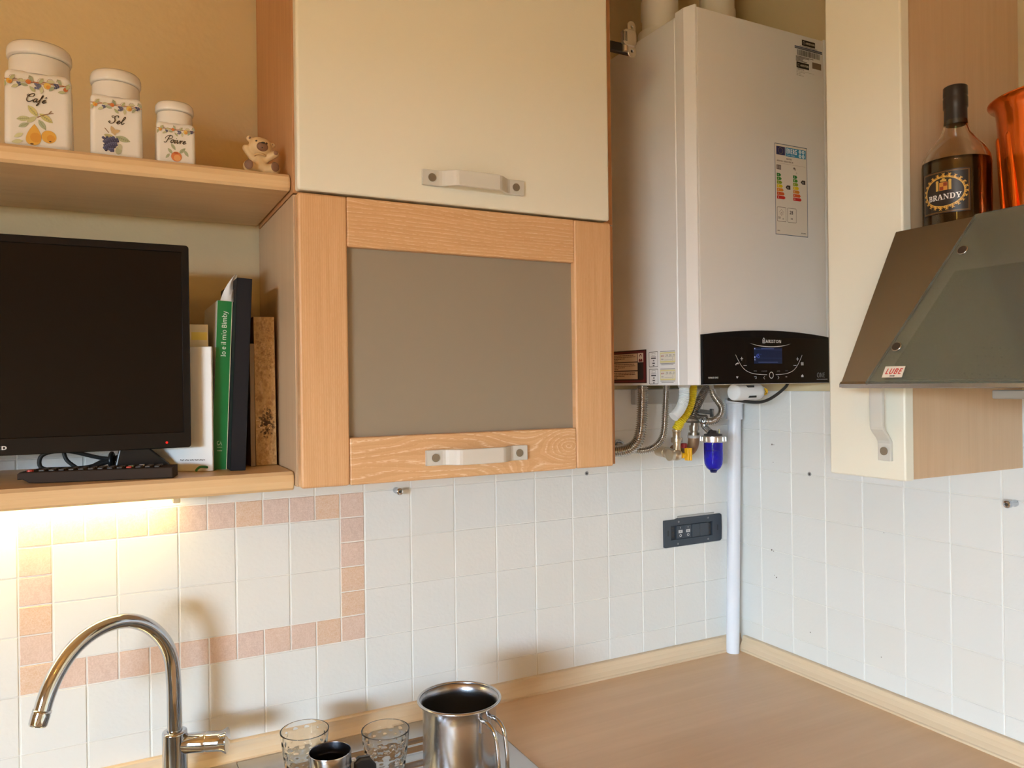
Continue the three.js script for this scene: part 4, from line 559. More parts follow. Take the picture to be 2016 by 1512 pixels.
// ---------------------------------------------------------------- pipes, valve and filter below the boiler
{
  const hs = thing('water_hose', 'thick corrugated steel hose bending left into the wall under the boiler', 'hose');
  part('hose', sweep([[-0.394, 1.592, 0.12], [-0.395, 1.545, 0.12], [-0.398, 1.495, 0.118], [-0.402, 1.462, 0.108], [-0.414, 1.444, 0.085], [-0.432, 1.440, 0.055], [-0.45, 1.449, 0.02], [-0.455, 1.453, 0.001]], corrugated(0.0115, 0.0021, 0.0050), 0.0005, 18), M.hose, hs);
  part('wall_collar', T(new THREE.TorusGeometry(0.016, 0.004, 12, 28), -0.455, 1.453, 0.004), M.steel, hs);
  const h2 = thing('water_hose', 'thinner corrugated steel hose behind the thick one under the boiler', 'hose');
  part('hose', sweep([[-0.309, 1.592, 0.1], [-0.313, 1.542, 0.1], [-0.318, 1.485, 0.1], [-0.324, 1.457, 0.09], [-0.338, 1.441, 0.072], [-0.36, 1.437, 0.05], [-0.378, 1.443, 0.02], [-0.381, 1.445, 0.001]], corrugated(0.0072, 0.0016, 0.0042), 0.0005, 16), M.hose, h2);
  part('wall_collar', T(new THREE.TorusGeometry(0.013, 0.004, 12, 28), -0.381, 1.445, 0.004), M.steel, h2);
  const dn = thing('drain_hose', 'white ribbed plastic drain hose curving left under the boiler', 'hose');
  part('hose', sweep([[-0.311, 1.5922, 0.165], [-0.311, 1.572, 0.165], [-0.314, 1.554, 0.165], [-0.326, 1.534, 0.165], [-0.343, 1.520, 0.165]], (s) => 0.0118 + (s < 0.05 ? 0.0008 * Math.cos(2 * Math.PI * s / 0.0034) : 0), 0.0006, 20), std(new THREE.Color(0.74, 0.77, 0.78), 0.5), dn);
  part('collar', T(cyl(0.013, 0.015, 0.006, 28), -0.311, 1.5888, 0.165), std(new THREE.Color(0.55, 0.55, 0.55), 0.5), dn);
  const gas = thing('gas_hose', 'yellow corrugated gas hose with brass nuts and a valve under the boiler', 'hose');
  part('hose', sweep([[-0.246, 1.5922, 0.12], [-0.248, 1.572, 0.12], [-0.252, 1.548, 0.118], [-0.26, 1.524, 0.112], [-0.272, 1.506, 0.106], [-0.279, 1.492, 0.102], [-0.281, 1.486, 0.1]], (s, L) => corrugated(0.0098, 0.0011, 0.0040)(s) + (s > L - 0.02 ? 0.001 : 0), 0.0006, 20), std(new THREE.Color(0.76, 0.58, 0.02), 0.42), gas);
  const br = (pts, hex) => lathe(pts, hex ? 6 : 28);
  part('nut', T(br([[0.0001, -0.006], [0.0125, -0.006], [0.0135, -0.005], [0.0135, 0.005], [0.0125, 0.006], [0.0001, 0.006]], true), -0.28, 1.4615, 0.1), M.brass, gas);
  part('fitting', T(br([[0.0001, -0.03], [0.009, -0.03], [0.0095, -0.012], [0.0098, 0.0], [0.0098, 0.022], [0.0001, 0.022]]), -0.28, 1.4645, 0.1), M.brass, gas);
  part('ring', T(br([[0.0098, -0.0018], [0.0115, -0.0018], [0.0115, 0.0018], [0.0098, 0.0018]]), -0.28, 1.484, 0.1), M.brass, gas);
  part('valve_body', merge([T(new THREE.SphereGeometry(0.0145, 28, 20).scale(1.1, 0.95, 1), -0.2825, 1.4265, 0.1), T(cyl(0.0125, 0.0135, 0.02, 24), -0.2935, 1.4265, 0.0985, 0, 0.1, Math.PI / 2), rod([-0.284, 1.4255, 0.1], [-0.266, 1.427, 0.045], 0.0125, 24), rod([-0.266, 1.427, 0.045], [-0.256, 1.428, 0.001], 0.0135, 24)]), M.brass, gas);
  const yl = std(new THREE.Color(0.85, 0.46, 0.01), 0.4);
  part('valve_lever', merge([T(cyl(0.0062, 0.0062, 0.012, 20), -0.266, 1.4245, 0.108, 0, 0, Math.PI / 2), T(rbox(0.009, 0.03, 0.014, 0.002), -0.2575, 1.4275, 0.111), T(rbox(0.006, 0.03, 0.005, 0.0015), -0.2535, 1.4275, 0.1175)]), yl, gas);
  part('lever_screw', T(cyl(0.003, 0.003, 0.003, 16), -0.2505, 1.423, 0.111, 0, 0, Math.PI / 2), M.screw, gas);
  part('lever_base', T(rbox(0.01, 0.012, 0.012, 0.002), -0.262, 1.4475, 0.104), std(new THREE.Color(0.25, 0.02, 0.02), 0.5), gas);

  const fl = thing('water_filter', 'clear blue water filter cup hanging from a chromed ring under the boiler', 'water filter', [-0.186, 0, 0.12]);
  const blue = std(new THREE.Color(0.16, 0.14, 0.95), 0.08, 0, { transmission: 0.92, thickness: 0.04, ior: 1.4, attenuationColor: new THREE.Color(0.02, 0.012, 0.72), attenuationDistance: 0.008 });
  part('cup', lathe([[0.0001, 1.3842], [0.009, 1.3855], [0.0165, 1.3915], [0.0213, 1.4015], [0.0224, 1.414], [0.0228, 1.459], [0.0203, 1.459], [0.0199, 1.414], [0.0188, 1.4025], [0.014, 1.394], [0.008, 1.3895], [0.0001, 1.3885]], 48), blue, fl);
  part('salt_filling', lathe([[0.0001, 1.389], [0.008, 1.39], [0.0138, 1.3944], [0.0186, 1.403], [0.0197, 1.414], [0.02, 1.4315], [0.0001, 1.4325]], 40), std(new THREE.Color(0.05, 0.03, 0.90), 0.7), fl);
  const ringPts = [[0.0229, 1.4535], [0.0272, 1.4535], [0.0285, 1.455], [0.0285, 1.4675], [0.0272, 1.469], [0.0001, 1.469]];
  const alu = std(new THREE.Color(0.74, 0.73, 0.72), 0.28, 1); part('ring', lathe(ringPts, 48), alu, fl);
  for (let k = 0; k < 12; k++) { const a = k * Math.PI / 6 + 0.2; part('ring_lug', T(rbox(0.0045, 0.011, 0.004, 0.0008), 0, 0, 0), alu, fl, [Math.sin(a) * 0.0288, 1.461, Math.cos(a) * 0.0288], [0, a, 0]); }
  part('head', lathe([[0.022, 1.469], [0.021, 1.473], [0.0095, 1.475], [0.009, 1.481], [0.0001, 1.482]], 36), std(new THREE.Color(0.10, 0.09, 0.09), 0.35, 0.7), fl);
  part('vent_screw', merge([T(cyl(0.0045, 0.0045, 0.008, 6), 0.0135, 1.4755, 0.006), T(cyl(0.0025, 0.0025, 0.012, 16), 0.0135, 1.4785, 0.006)]), M.chrome, fl);
  part('drain_plug', T(cyl(0.007, 0.0085, 0.004, 20), 0, 1.3825, 0), std(new THREE.Color(0.02, 0.02, 0.10), 0.4), fl);
  part('inlet', merge([rod([-0.009, 1.478, 0], [-0.009, 1.49, -0.02], 0.0075, 20), rod([-0.009, 1.488, -0.02], [-0.009, 1.508, -0.02], 0.0085, 20)]), M.steel, fl);

  const bh = thing('braided_hose', 'short steel hose looping in a bow above the blue filter', 'hose');
  part('hose', sweep([[-0.196, 1.592, 0.125], [-0.197, 1.578, 0.13], [-0.196, 1.566, 0.134], [-0.188, 1.553, 0.138], [-0.179, 1.541, 0.14], [-0.177, 1.528, 0.14], [-0.183, 1.515, 0.138], [-0.196, 1.506, 0.134], [-0.21, 1.504, 0.128], [-0.216, 1.505, 0.125]], (s, L) => (s < 0.014 ? 0.0058 : corrugated(0.0074, 0.0013, 0.0038)(s)), 0.0006, 16), M.hose, bh);
  part('nut', T(lathe([[0.0065, -0.007], [0.0095, -0.007], [0.0095, 0.007], [0.0065, 0.007]], 6), -0.2185, 1.506, 0.1235, 0, 0.3, 1.5), M.steel, bh);
  const b2 = thing('braided_hose', 'dark steel hose slanting down behind the bow shaped one', 'hose');
  part('hose', sweep([[-0.176, 1.5922, 0.095], [-0.19, 1.574, 0.096], [-0.205, 1.555, 0.097], [-0.217, 1.538, 0.097], [-0.226, 1.52, 0.096], [-0.229, 1.512, 0.095]], corrugated(0.0092, 0.0014, 0.0042), 0.0006, 16), std(new THREE.Color(0.30, 0.27, 0.24), 0.3, 1), b2);
  const mf = thing('filling_valve', 'dark metal valve block with a small lever between the hoses', 'valve');
  part('block', merge([rod([-0.245, 1.511, 0.09], [-0.19, 1.508, 0.1], 0.0105, 24), rod([-0.215, 1.512, 0.09], [-0.215, 1.47, 0.085], 0.0095, 24), T(new THREE.SphereGeometry(0.013, 24, 18), -0.215, 1.51, 0.092), T(cyl(0.0135, 0.0135, 0.006, 24), -0.215, 1.473, 0.085), T(cyl(0.012, 0.012, 0.012, 6), -0.215, 1.487, 0.086)]), std(new THREE.Color(0.33, 0.29, 0.25), 0.3, 0.9), mf);
  part('lever', merge([T(rbox(0.042, 0.010, 0.012, 0.003), -0.196, 1.526, 0.1, 0, 0, -0.12), T(rbox(0.004, 0.02, 0.012, 0.001), -0.181, 1.523, 0.111)]), std(new THREE.Color(0.16, 0.15, 0.14), 0.35, 0.7), mf);
  const el = thing('pipe_elbow', 'brown copper pipe elbow entering the wall beside the blue filter', 'pipe');
  part('elbow', sweep([[-0.212, 1.473, 0.08], [-0.212, 1.45, 0.079], [-0.211, 1.436, 0.07], [-0.209, 1.428, 0.05], [-0.209, 1.427, 0.001]], 0.0135, 0.003, 24), M.copperBrown, el);
  part('collar', T(cyl(0.0145, 0.0145, 0.007, 24), -0.212, 1.4655, 0.08), std(new THREE.Color(0.45, 0.42, 0.40), 0.5), el);

  const pu = thing('pump', 'white round pump cap with a yellow warning sticker under the boiler', 'pump', [-0.148, 1.5735, 0.2], 0.12);
  const pb = T(lathe([[0.0001, -0.055], [0.0165, -0.055], [0.019, -0.052], [0.0195, -0.025], [0.0185, -0.022], [0.0185, 0.02], [0.0195, 0.024], [0.018, 0.034], [0.0125, 0.037], [0.0115, 0.05], [0.0001, 0.0515]], 40), 0, 0, 0, 0, 0, -Math.PI / 2);
  part('body', pb, M.whitePlastic, pu);
  part('slot', rbox(0.026, 0.005, 0.004, 0.001), M.black, pu, [-0.006, -0.0105, 0.0148]); part('slot', rbox(0.026, 0.005, 0.004, 0.001), M.black, pu, [-0.012, 0.0125, 0.0135]);
  part('sticker', new THREE.CircleGeometry(0.0085, 24), canvasMat(128, 128, (c) => { c.fillStyle = '#d8a818'; c.fillRect(0, 0, 128, 128); c.strokeStyle = '#3a2a08'; c.lineWidth = 9; c.beginPath(); c.moveTo(64, 26); c.lineTo(108, 100); c.lineTo(20, 100); c.closePath(); c.stroke(); c.lineWidth = 8; c.beginPath(); c.moveTo(68, 46); c.lineTo(58, 70); c.lineTo(70, 70); c.lineTo(62, 92); c.stroke(); }), pu, [0.0395, 0.0, 0.0134], [0, -0.42, 0]);
  const cb = thing('boiler_cable', 'black cable sagging from the boiler underside past the white pump', 'cable');
  part('cord', sweep([[-0.043, 1.5925, 0.22], [-0.052, 1.583, 0.22], [-0.075, 1.566, 0.215], [-0.1, 1.5535, 0.21], [-0.125, 1.549, 0.205], [-0.155, 1.5515, 0.19], [-0.185, 1.557, 0.17]], 0.0036, 0.003, 12), M.rubber, cb);
  const mb = thing('valve_bracket', 'pale metal bracket strip behind the hoses under the boiler', 'bracket'); part('plate', span(-0.34, -0.07, 1.545, 1.5815, 0.0012, 0.02, 0.002), std(new THREE.Color(0.5, 0.48, 0.45), 0.45, 0.3), mb);

  const wp = std(new THREE.Color(0.79, 0.82, 0.90), 0.35);
  const dp = thing('drain_pipe', 'white plastic drain pipe running down the corner to the worktop', 'pipe');
  part('pipe', rod([-0.0375, 1.51, 0.036], [-0.053, CY + 0.0003, 0.036], 0.0165, 32), wp, dp);
  part('socket', rod([-0.0362, 1.545, 0.036], [-0.0374, 1.5, 0.036], 0.0205, 32), wp, dp);
  part('cap_ring', T(lathe([[0.0001, 1.541], [0.026, 1.541], [0.027, 1.543], [0.027, 1.551], [0.026, 1.553], [0.0001, 1.553]], 32), -0.0335, 0, 0.036), wp, dp);
  part('tundish', merge([T(cyl(0.008, 0.008, 0.026, 20), -0.047, 1.566, 0.036), T(rbox(0.018, 0.02, 0.012, 0.002), -0.052, 1.558, 0.05)]), std(new THREE.Color(0.6, 0.6, 0.6), 0.4), dp);
}

// ---------------------------------------------------------------- socket frame, hooks and plugs on the tiles
{
  const s = thing('socket_plate', 'dark slate wall socket frame without its cover, beside the drain pipe', 'socket', [-0.1525, 1.2195, 0.0004]);
  const sl = std(new THREE.Color(0.042, 0.056, 0.076), 0.5), sd = std(new THREE.Color(0.018, 0.023, 0.032), 0.5), gw = std(new THREE.Color(0.7, 0.7, 0.7), 0.5);
  const o = new THREE.Shape(); [[-0.0935, -0.035], [-0.09, -0.036], [0.089, -0.035], [0.0935, -0.03], [0.0945, 0], [0.0935, 0.032], [0.09, 0.035], [-0.05, 0.035], [-0.058, 0.0325], [-0.068, 0.0325], [-0.0925, 0.0325], [-0.094, 0.03]].forEach(([x, y], i) => (i ? o.lineTo(x, y) : o.moveTo(x, y)));
  const w = new THREE.Path(); [[-0.073, -0.0175], [0.062, -0.0175], [0.062, 0.0175], [-0.073, 0.0175]].forEach(([x, y], i) => (i ? w.lineTo(x, y) : w.moveTo(x, y))); o.holes.push(w);
  part('frame', new THREE.ExtrudeGeometry(o, { depth: 0.005, bevelEnabled: true, bevelSize: 0.001, bevelOffset: -0.001, bevelThickness: 0.001, bevelSegments: 2 }).translate(0, 0, 0.001), sl, s);
  part('back_box', span(-0.073, 0.062, -0.0175, 0.0175, 0.0003, 0.003, 0.0005), sd, s);
  for (const [x0, x1] of [[-0.056, -0.031], [-0.0305, -0.0075], [-0.0065, 0.019], [0.0195, 0.048]]) part('module', span(x0, x1, -0.0165, 0.0165, 0.001, x0 > -0.01 ? 0.0085 : 0.0075, 0.0008), sl, s);
  for (const [x, t] of [[-0.0435, 'TV'], [-0.019, 'SAT']]) { part('mark', decal(0.013, 0.0075), canvasMat(130, 75, (c) => { c.fillStyle = '#c9cacc'; c.fillRect(0, 0, 130, 75); c.fillStyle = '#333'; c.font = 'bold 40px sans-serif'; c.textAlign = 'center'; c.fillText(t, 65, 52); }), s, [x, 0.0015, 0.0078]); part('socket_ring', T(new THREE.TorusGeometry(0.0029, 0.0006, 8, 24), x, -0.0085, 0.0077), gw, s); part('tick', span(x - 0.0004, x + 0.0004, 0.009, 0.0135, 0.0074, 0.0078, 0.0001), gw, s); }
  for (const x of [-0.064, 0.054]) for (const y of [-0.011, 0, 0.011]) part('slot', span(x - 0.0032, x + 0.0032, y - 0.0022, y + 0.0022, 0.0028, 0.0036, 0.0002), M.darkHole, s);
  for (const [x, y] of [[-0.049, 0.0265], [0.047, 0.0285], [-0.052, -0.0285], [0.047, -0.0265]]) part('screw', T(cyl(0.0026, 0.0026, 0.0014, 16), x, y, 0.0072, Math.PI / 2), std(new THREE.Color(0.25, 0.26, 0.28), 0.35, 0.8), s);
  for (const x of [-0.082, 0.079]) part('clip_slot', span(x - 0.0025, x + 0.0025, -0.007, 0.007, 0.0066, 0.0072, 0.0004), sd, s);
  part('plaster_edge', T(rbox(0.12, 0.006, 0.003, 0.001), 0.012, 0.037, 0.0016), std(new THREE.Color(0.45, 0.44, 0.42), 0.95), s);
  const hook = (pos, ry, lab) => { const h = thing('rail_stud', lab, 'stud', pos, ry); part('stud', T(lathe([[0.0001, 0], [0.0065, 0], [0.0065, 0.004], [0.005, 0.006], [0.005, 0.017], [0.0072, 0.019], [0.0072, 0.026], [0.006, 0.028], [0.0001, 0.028]], 28), 0, 0, 0, Math.PI / 2), M.chrome, h); part('socket', T(cyl(0.003, 0.003, 0.001, 16), 0, 0, 0.0281, Math.PI / 2), M.darkHole, h); };
  hook([-0.943, 1.381, 0.0003], 0, 'small chrome rail stud on the tiles below the glass door'); hook([-0.0003, 1.3695, 0.712], -Math.PI / 2, 'small chrome rail stud on the tiles under the cream cupboard side');
  const plug = (pos, ry, lab) => { const h = thing('wall_plug', lab, 'wall plug', pos, ry); part('sleeve', T(new THREE.TorusGeometry(0.0038, 0.0013, 8, 24), 0, 0, 0.0006), std(new THREE.Color(0.32, 0.31, 0.31), 0.6), h); part('hole', T(cyl(0.0034, 0.0034, 0.0006, 16), 0, 0, 0.0004, Math.PI / 2), M.darkHole, h); };
  plug([-0.47, 1.385, 0.0002], 0, 'grey empty wall plug in a tile joint right of the glass cupboard'); plug([-0.0003, 1.3765, 0.243], -Math.PI / 2, 'grey empty wall plug in the right wall below the boiler');
}

// ---------------------------------------------------------------- narrow cream cupboard on the right wall
{
  const c = thing('narrow_cabinet', 'narrow cream fronted wall cupboard with a pale wood side by the boiler', 'cupboard');
  const y0 = 1.4355, y1 = 2.64, zs = 0.727, z0 = 0.588;
  part('side_panel', span(-0.313, -0.0015, y0, y1, zs - 0.018, zs, 0.001, 1), M.sideWood, c);
  part('side_panel', span(-0.313, -0.0015, y0, y1, z0, z0 + 0.018, 0.001, 1), M.sideWood, c);
  part('bottom_panel', span(-0.313, -0.0015, y0, y0 + 0.018, z0 + 0.018, zs - 0.018, 0.001), M.sideWood, c);
  const d = part('door', span(-0.337, -0.3145, y0 - 0.001, y1, z0 - 0.002, zs + 0.006, 0.0035, 1), M.cream, c);
  bowHandle(d, [-0.3374, 1.561, 0.6995], [0, -Math.PI / 2, Math.PI / 2], 0.024);
  d.children.at(-1).rotation.set(0, 0, 0); d.children.at(-1).quaternion.setFromRotationMatrix(new THREE.Matrix4().makeBasis(V(0, 1, 0), V(0, 0, -1), V(-1, 0, 0)));
}

// the matching cupboard on the near side of the hood, which shades the pale wood side
{
  const c = thing('wall_cabinet', 'cream fronted wall cupboard on the near side of the range hood', 'cupboard');
  part('carcass', span(-0.313, -0.0015, 1.4355, 2.64, 1.343, 1.79, 0.001, 1), M.sideWood, c);
  part('door', span(-0.337, -0.3145, 1.4345, 2.64, 1.341, 1.792, 0.005, 1), M.cream, c);
}

// ---------------------------------------------------------------- range hood
const A0 = [-0.4905, 1.5935], A1 = [-0.3595, 1.8335], HZ0 = 0.7365, HZ1 = 1.335;      // front plane, bottom and top
{
  const h = thing('range_hood', 'stainless range hood with a slanted glass front beside the narrow cupboard', 'range hood');
  const body = [[A0[0], A0[1]], [A0[0] + 0.002, A0[1] - 0.006], [-0.003, A0[1] - 0.006], [-0.003, 1.822], [A1[0] + 0.01, 1.822], [A1[0], A1[1]]];
  part('body', T(extrude(body, HZ1 - HZ0, 0.001), 0, 0, HZ0), M.hoodSteel, h);
  part('lower_lip', T(extrude([[A0[0] - 0.003, A0[1] - 0.005], [A0[0] + 0.012, A0[1] - 0.0064], [A0[0] + 0.012, A0[1]], [A0[0], A0[1] + 0.0035], [A0[0] - 0.003, A0[1]]], HZ1 - HZ0, 0.0005), 0, 0, HZ0), M.steel, h);
  // local frame of the front plane: u along z, v up the slope, n outwards
  const up = V(A1[0] - A0[0], A1[1] - A0[1], 0), L = up.length(); up.normalize(); const n = V(-up.y, up.x, 0), B = new THREE.Matrix4().makeBasis(V(0, 0, 1), up, n.clone()).setPosition(A0[0], A0[1], HZ0);
  const flat = (pts, depth, off, bev) => { const g = extrude(pts, depth, bev); g.translate(0, 0, off); g.applyMatrix4(B); if (B.determinant() < 0) { const i = g.index; } return g; };
  const gl = std(new THREE.Color(0.80, 0.86, 0.80), 0.06, 0, { transmission: 0.92, thickness: 0.006, ior: 1.5, attenuationColor: new THREE.Color(0.55, 0.72, 0.58), attenuationDistance: 0.03 });
  part('inner_panel', flat([[0.0765, 0.004], [0.59, 0.004], [0.59, 0.1775], [0.1285, 0.1775]], 0.002, 0.0006, 0.0004), std(new THREE.Color(0.20, 0.19, 0.17), 0.3, 1), h);
    part('glass_panel', flat([[0.0495, -0.003], [0.6, -0.003], [0.6, L - 0.003], [0.1325, L - 0.003]], 0.005, 0.0042, 0.0017), gl, h);
  part('gap_shade', flat([[0.0468, -0.002], [0.0490, -0.002], [0.1315, L - 0.004], [0.1293, L - 0.004]], 0.004, 0.0004, 0.0004), M.rubber, h);  // black strip added as the shade in the gap along the glass edge
  const dots = []; for (let i = 0; i < 22; i++) dots.push(flat(Array.from({ length: 7 }, (_, k) => [0.19 + rr(0, 0.06) * 0 + (i % 6) * 0.0105 + Math.floor(i / 6) * 0.005 + 0.0009 * Math.cos(k * 0.9), 0.012 + Math.floor(i / 6) * 0.0125 - (i % 6) * 0.001 + 0.0009 * Math.sin(k * 0.9)]), 0.0004, 0.0027, 0));
  part('perforations', merge(dots), M.darkHole, h).userData.kind = 'stuff';
  for (const [u, v] of [[0.0815, 0.055], [0.133, 0.2085]]) { const s = part('fixing', merge([T(cyl(0.0062, 0.0062, 0.003, 28), 0, 0, 0, Math.PI / 2)]), std(new THREE.Color(0.10, 0.08, 0.07), 0.35, 0.7), h); s.applyMatrix4(new THREE.Matrix4().multiplyMatrices(B, new THREE.Matrix4().makeTranslation(u, v, 0.0098))); const r = part('washer', new THREE.TorusGeometry(0.0066, 0.0011, 8, 28), M.steel, h); r.applyMatrix4(new THREE.Matrix4().multiplyMatrices(B, new THREE.Matrix4().makeTranslation(u, v, 0.0098))); }
  const st = part('sticker', decal(0.0315, 0.0180), canvasMat(400, 215, (c, W0, H0) => { c.fillStyle = '#e8dfd2'; c.fillRect(0, 0, W0, H0); c.strokeStyle = '#c8b8a8'; c.lineWidth = 4; c.strokeRect(8, 8, W0 - 16, H0 - 16); c.fillStyle = '#cf2c1e'; c.font = 'italic bold 150px sans-serif'; c.save(); c.translate(30, 150); c.scale(0.88, 1); c.fillText('LUBE', 0, 0); c.restore(); c.fillStyle = '#33302c'; c.fillRect(150, 172, 96, 24); c.fillStyle = '#e8dfd2'; c.font = 'bold 18px sans-serif'; c.fillText('CUCINE', 158, 191); }), h);
  st.applyMatrix4(new THREE.Matrix4().multiplyMatrices(B, new THREE.Matrix4().makeTranslation(0.0905, 0.0140, 0.0096)));
  part('control_box', T(rbox(0.03, 0.011, 0.12, 0.002), A0[0] + 0.018, A0[1] - 0.014, 1.02), std(new THREE.Color(0.35, 0.36, 0.35), 0.4, 0.5), h);
}

// ---------------------------------------------------------------- bottle and bucket on the hood
{
  const hoodTop = 1.8222;
  const b = thing('brandy_bottle', 'half full brandy bottle with a black cap and gilded oval label', 'bottle', [-0.283, hoodTop, 0.788], 0);
  const out = [[0.0001, 0], [0.04, 0], [0.0475, 0.005], [0.0487, 0.015], [0.0487, 0.112], [0.047, 0.124], [0.041, 0.137], [0.030, 0.150], [0.0215, 0.162], [0.0172, 0.176], [0.0158, 0.19], [0.0155, 0.232]];
  const inn = [[0.0125, 0.232], [0.0128, 0.19], [0.0142, 0.176], [0.0185, 0.162], [0.027, 0.150], [0.038, 0.136], [0.044, 0.123], [0.0455, 0.112], [0.0455, 0.016], [0.043, 0.008], [0.0001, 0.007]];
  part('glass', lathe([...out, ...inn], 64), std(new THREE.Color(0.97, 0.97, 0.95), 0.03, 0, { transmission: 1, thickness: 0.003, ior: 1.5 }), b);
  part('liquid', lathe([[0.0001, 0.0064], [0.0435, 0.0076], [0.0464, 0.0160], [0.0464, 0.111], [0.0452, 0.1175], [0.0001, 0.1175]], 48), std(new THREE.Color(1, 0.95, 0.9), 0.02, 0, { transmission: 1, thickness: 0.09, ior: 1.34, attenuationColor: new THREE.Color(0.34, 0.030, 0.006), attenuationDistance: 0.012 }), b);
  part('cap', lathe([[0.0001, 0.2365], [0.0155, 0.2365], [0.0172, 0.235], [0.0175, 0.222], [0.0165, 0.220], [0.0175, 0.2175], [0.0175, 0.203], [0.0163, 0.201], [0.0166, 0.176]].map(([x, y]) => [x, y]), 40), std(new THREE.Color(0.018, 0.015, 0.014), 0.32), b);
  const lw = 1.52, lg = new THREE.CylinderGeometry(0.0491, 0.0491, 0.066, 48, 1, true, 0, lw);
  part('label_print', lg, canvasMat(1000, 900, (c, W0, H0) => {
    c.fillStyle = '#1c1512'; c.fillRect(0, 0, W0, H0); c.strokeStyle = '#8a5a2a'; c.lineWidth = 8; c.strokeRect(26, 26, W0 - 52, H0 - 52); c.strokeStyle = '#c89a48'; c.lineWidth = 3; c.strokeRect(42, 42, W0 - 84, H0 - 84);
    const cx = 500, cy = 450; for (let i = 0; i < 46; i++) { const a = i / 46 * 2 * Math.PI, x = cx + 420 * Math.cos(a), y = cy + 345 * Math.sin(a); c.strokeStyle = i % 2 ? '#d9a94e' : '#b98632'; c.lineWidth = 17; c.beginPath(); c.arc(x, y, 36, a + (i % 2) * 2, a + 4.2 + (i % 2) * 2); c.stroke(); c.beginPath(); c.arc(x - 14 * Math.cos(a), y - 14 * Math.sin(a), 13, 0, 5); c.stroke(); }
    c.fillStyle = '#241d1b'; c.strokeStyle = '#d9b25a'; c.lineWidth = 10; c.beginPath(); c.ellipse(cx, cy, 385, 300, 0, 0, 7); c.fill(); c.stroke();
    c.fillStyle = '#e9e6e0'; c.textAlign = 'center'; c.font = 'bold 168px serif'; c.save(); c.translate(cx, 610); c.scale(0.9, 0.95); c.fillText('BRANDY', 0, 0); c.restore();
    c.fillStyle = '#c8873a'; c.fillRect(420, 250, 160, 170); c.fillStyle = '#8e3a20'; c.fillRect(500, 260, 72, 74); c.fillRect(428, 340, 72, 70); c.fillStyle = '#caa24e'; c.fillRect(350, 250, 52, 170); c.fillRect(598, 250, 52, 170); c.beginPath(); c.arc(376, 232, 30, 0, 7); c.arc(624, 232, 30, 0, 7); c.fill(); c.fillRect(440, 196, 120, 40); c.fillRect(470, 170, 60, 40); }, 0.35), b, [0, 0.0645, 0], [0, -2.13, 0]);
}
{
  const k = thing('ice_bucket', 'shiny orange metal ice bucket with a flared rim, on the range hood', 'bucket', [-0.18, 1.8222, 0.897], 0.2);
  const om = std(new THREE.Color(0.95, 0.17, 0.006), 0.18, 0.7, { clearcoat: 0.6, clearcoatRoughness: 0.08 });
  part('body', lathe([[0.0001, 0], [0.079, 0], [0.083, 0.004], [0.0925, 0.180], [0.0945, 0.195], [0.1035, 0.2005], [0.1045, 0.2025], [0.102, 0.2035], [0.092, 0.197], [0.0895, 0.178], [0.08, 0.006], [0.0001, 0.004]], 72), om, k);
  for (let i = 0; i < 14; i++) { const a = i / 14 * 2 * Math.PI; part('flute', T(new THREE.CapsuleGeometry(0.0075, 0.115, 6, 12).scale(1, 1, 0.5), 0, 0, 0), om, k, [Math.sin(a) * 0.0875, 0.088, Math.cos(a) * 0.0875], [Math.cos(a) * 0.054, a, -Math.sin(a) * 0.054]); }
  for (const s of [-1, 1]) part('handle', T(new THREE.TorusGeometry(0.03, 0.0055, 12, 32, Math.PI * 1.15), 0, 0, 0), std(new THREE.Color(0.30, 0.04, 0.006), 0.25, 0.8), k, [Math.sin(-1.2) * 0.092 * s, 0.16, Math.cos(-1.2) * 0.092 * s], [0, Math.PI / 2 - 1.2 + (s > 0 ? 0 : Math.PI), -Math.PI / 2 - 0.25]);
}

// ---------------------------------------------------------------- things on the drainboard
const DB = CY + 0.0036;
{
  const p = thing('steel_jug', 'tall stainless steel pot with a rolled rim and double wire handle', 'pot', [-0.9235, DB, 0.275]);
  const ps = std(new THREE.Color(0.54, 0.55, 0.57), 0.22, 1), pi = std(new THREE.Color(0.44, 0.45, 0.48), 0.26, 1);
  part('body', lathe([[0.0001, 0], [0.058, 0], [0.064, 0.004], [0.0655, 0.012], [0.0655, 0.112], [0.0665, 0.126], [0.0695, 0.1335], [0.0705, 0.136]], 96), ps, p);
  part('inside', lathe([[0.0702, 0.1365], [0.0665, 0.1345], [0.0645, 0.1275], [0.0635, 0.12], [0.0625, 0.012], [0.056, 0.003], [0.0001, 0.0025]], 96), pi, p);
  part('rim', T(new THREE.TorusGeometry(0.0725, 0.0026, 14, 96), 0, 0.1375, 0, Math.PI / 2), ps, p);
  const a = 0.36, hn = part('handle', merge([-0.011, 0.011].map((s) => sweep([[s, 0.119, 0.066], [s, 0.1195, 0.074], [s, 0.115, 0.087], [s, 0.104, 0.0965], [s, 0.085, 0.101], [s, 0.05, 0.1045], [s, 0.022, 0.101], [s, 0.014, 0.085], [s, 0.014, 0.066]], 0.0036, 0.003, 14, true, 'centripetal'))), M.chrome, p, [0, 0, 0], [0, a, 0]);
  for (const s of [-0.011, 0.011]) { part('bracket', T(rbox(0.008, 0.024, 0.004, 0.0015), s, 0.110, 0.0665), ps, hn); part('rivet', T(new THREE.SphereGeometry(0.0042, 16, 12), s, 0.119, 0.069), ps, hn); }
}
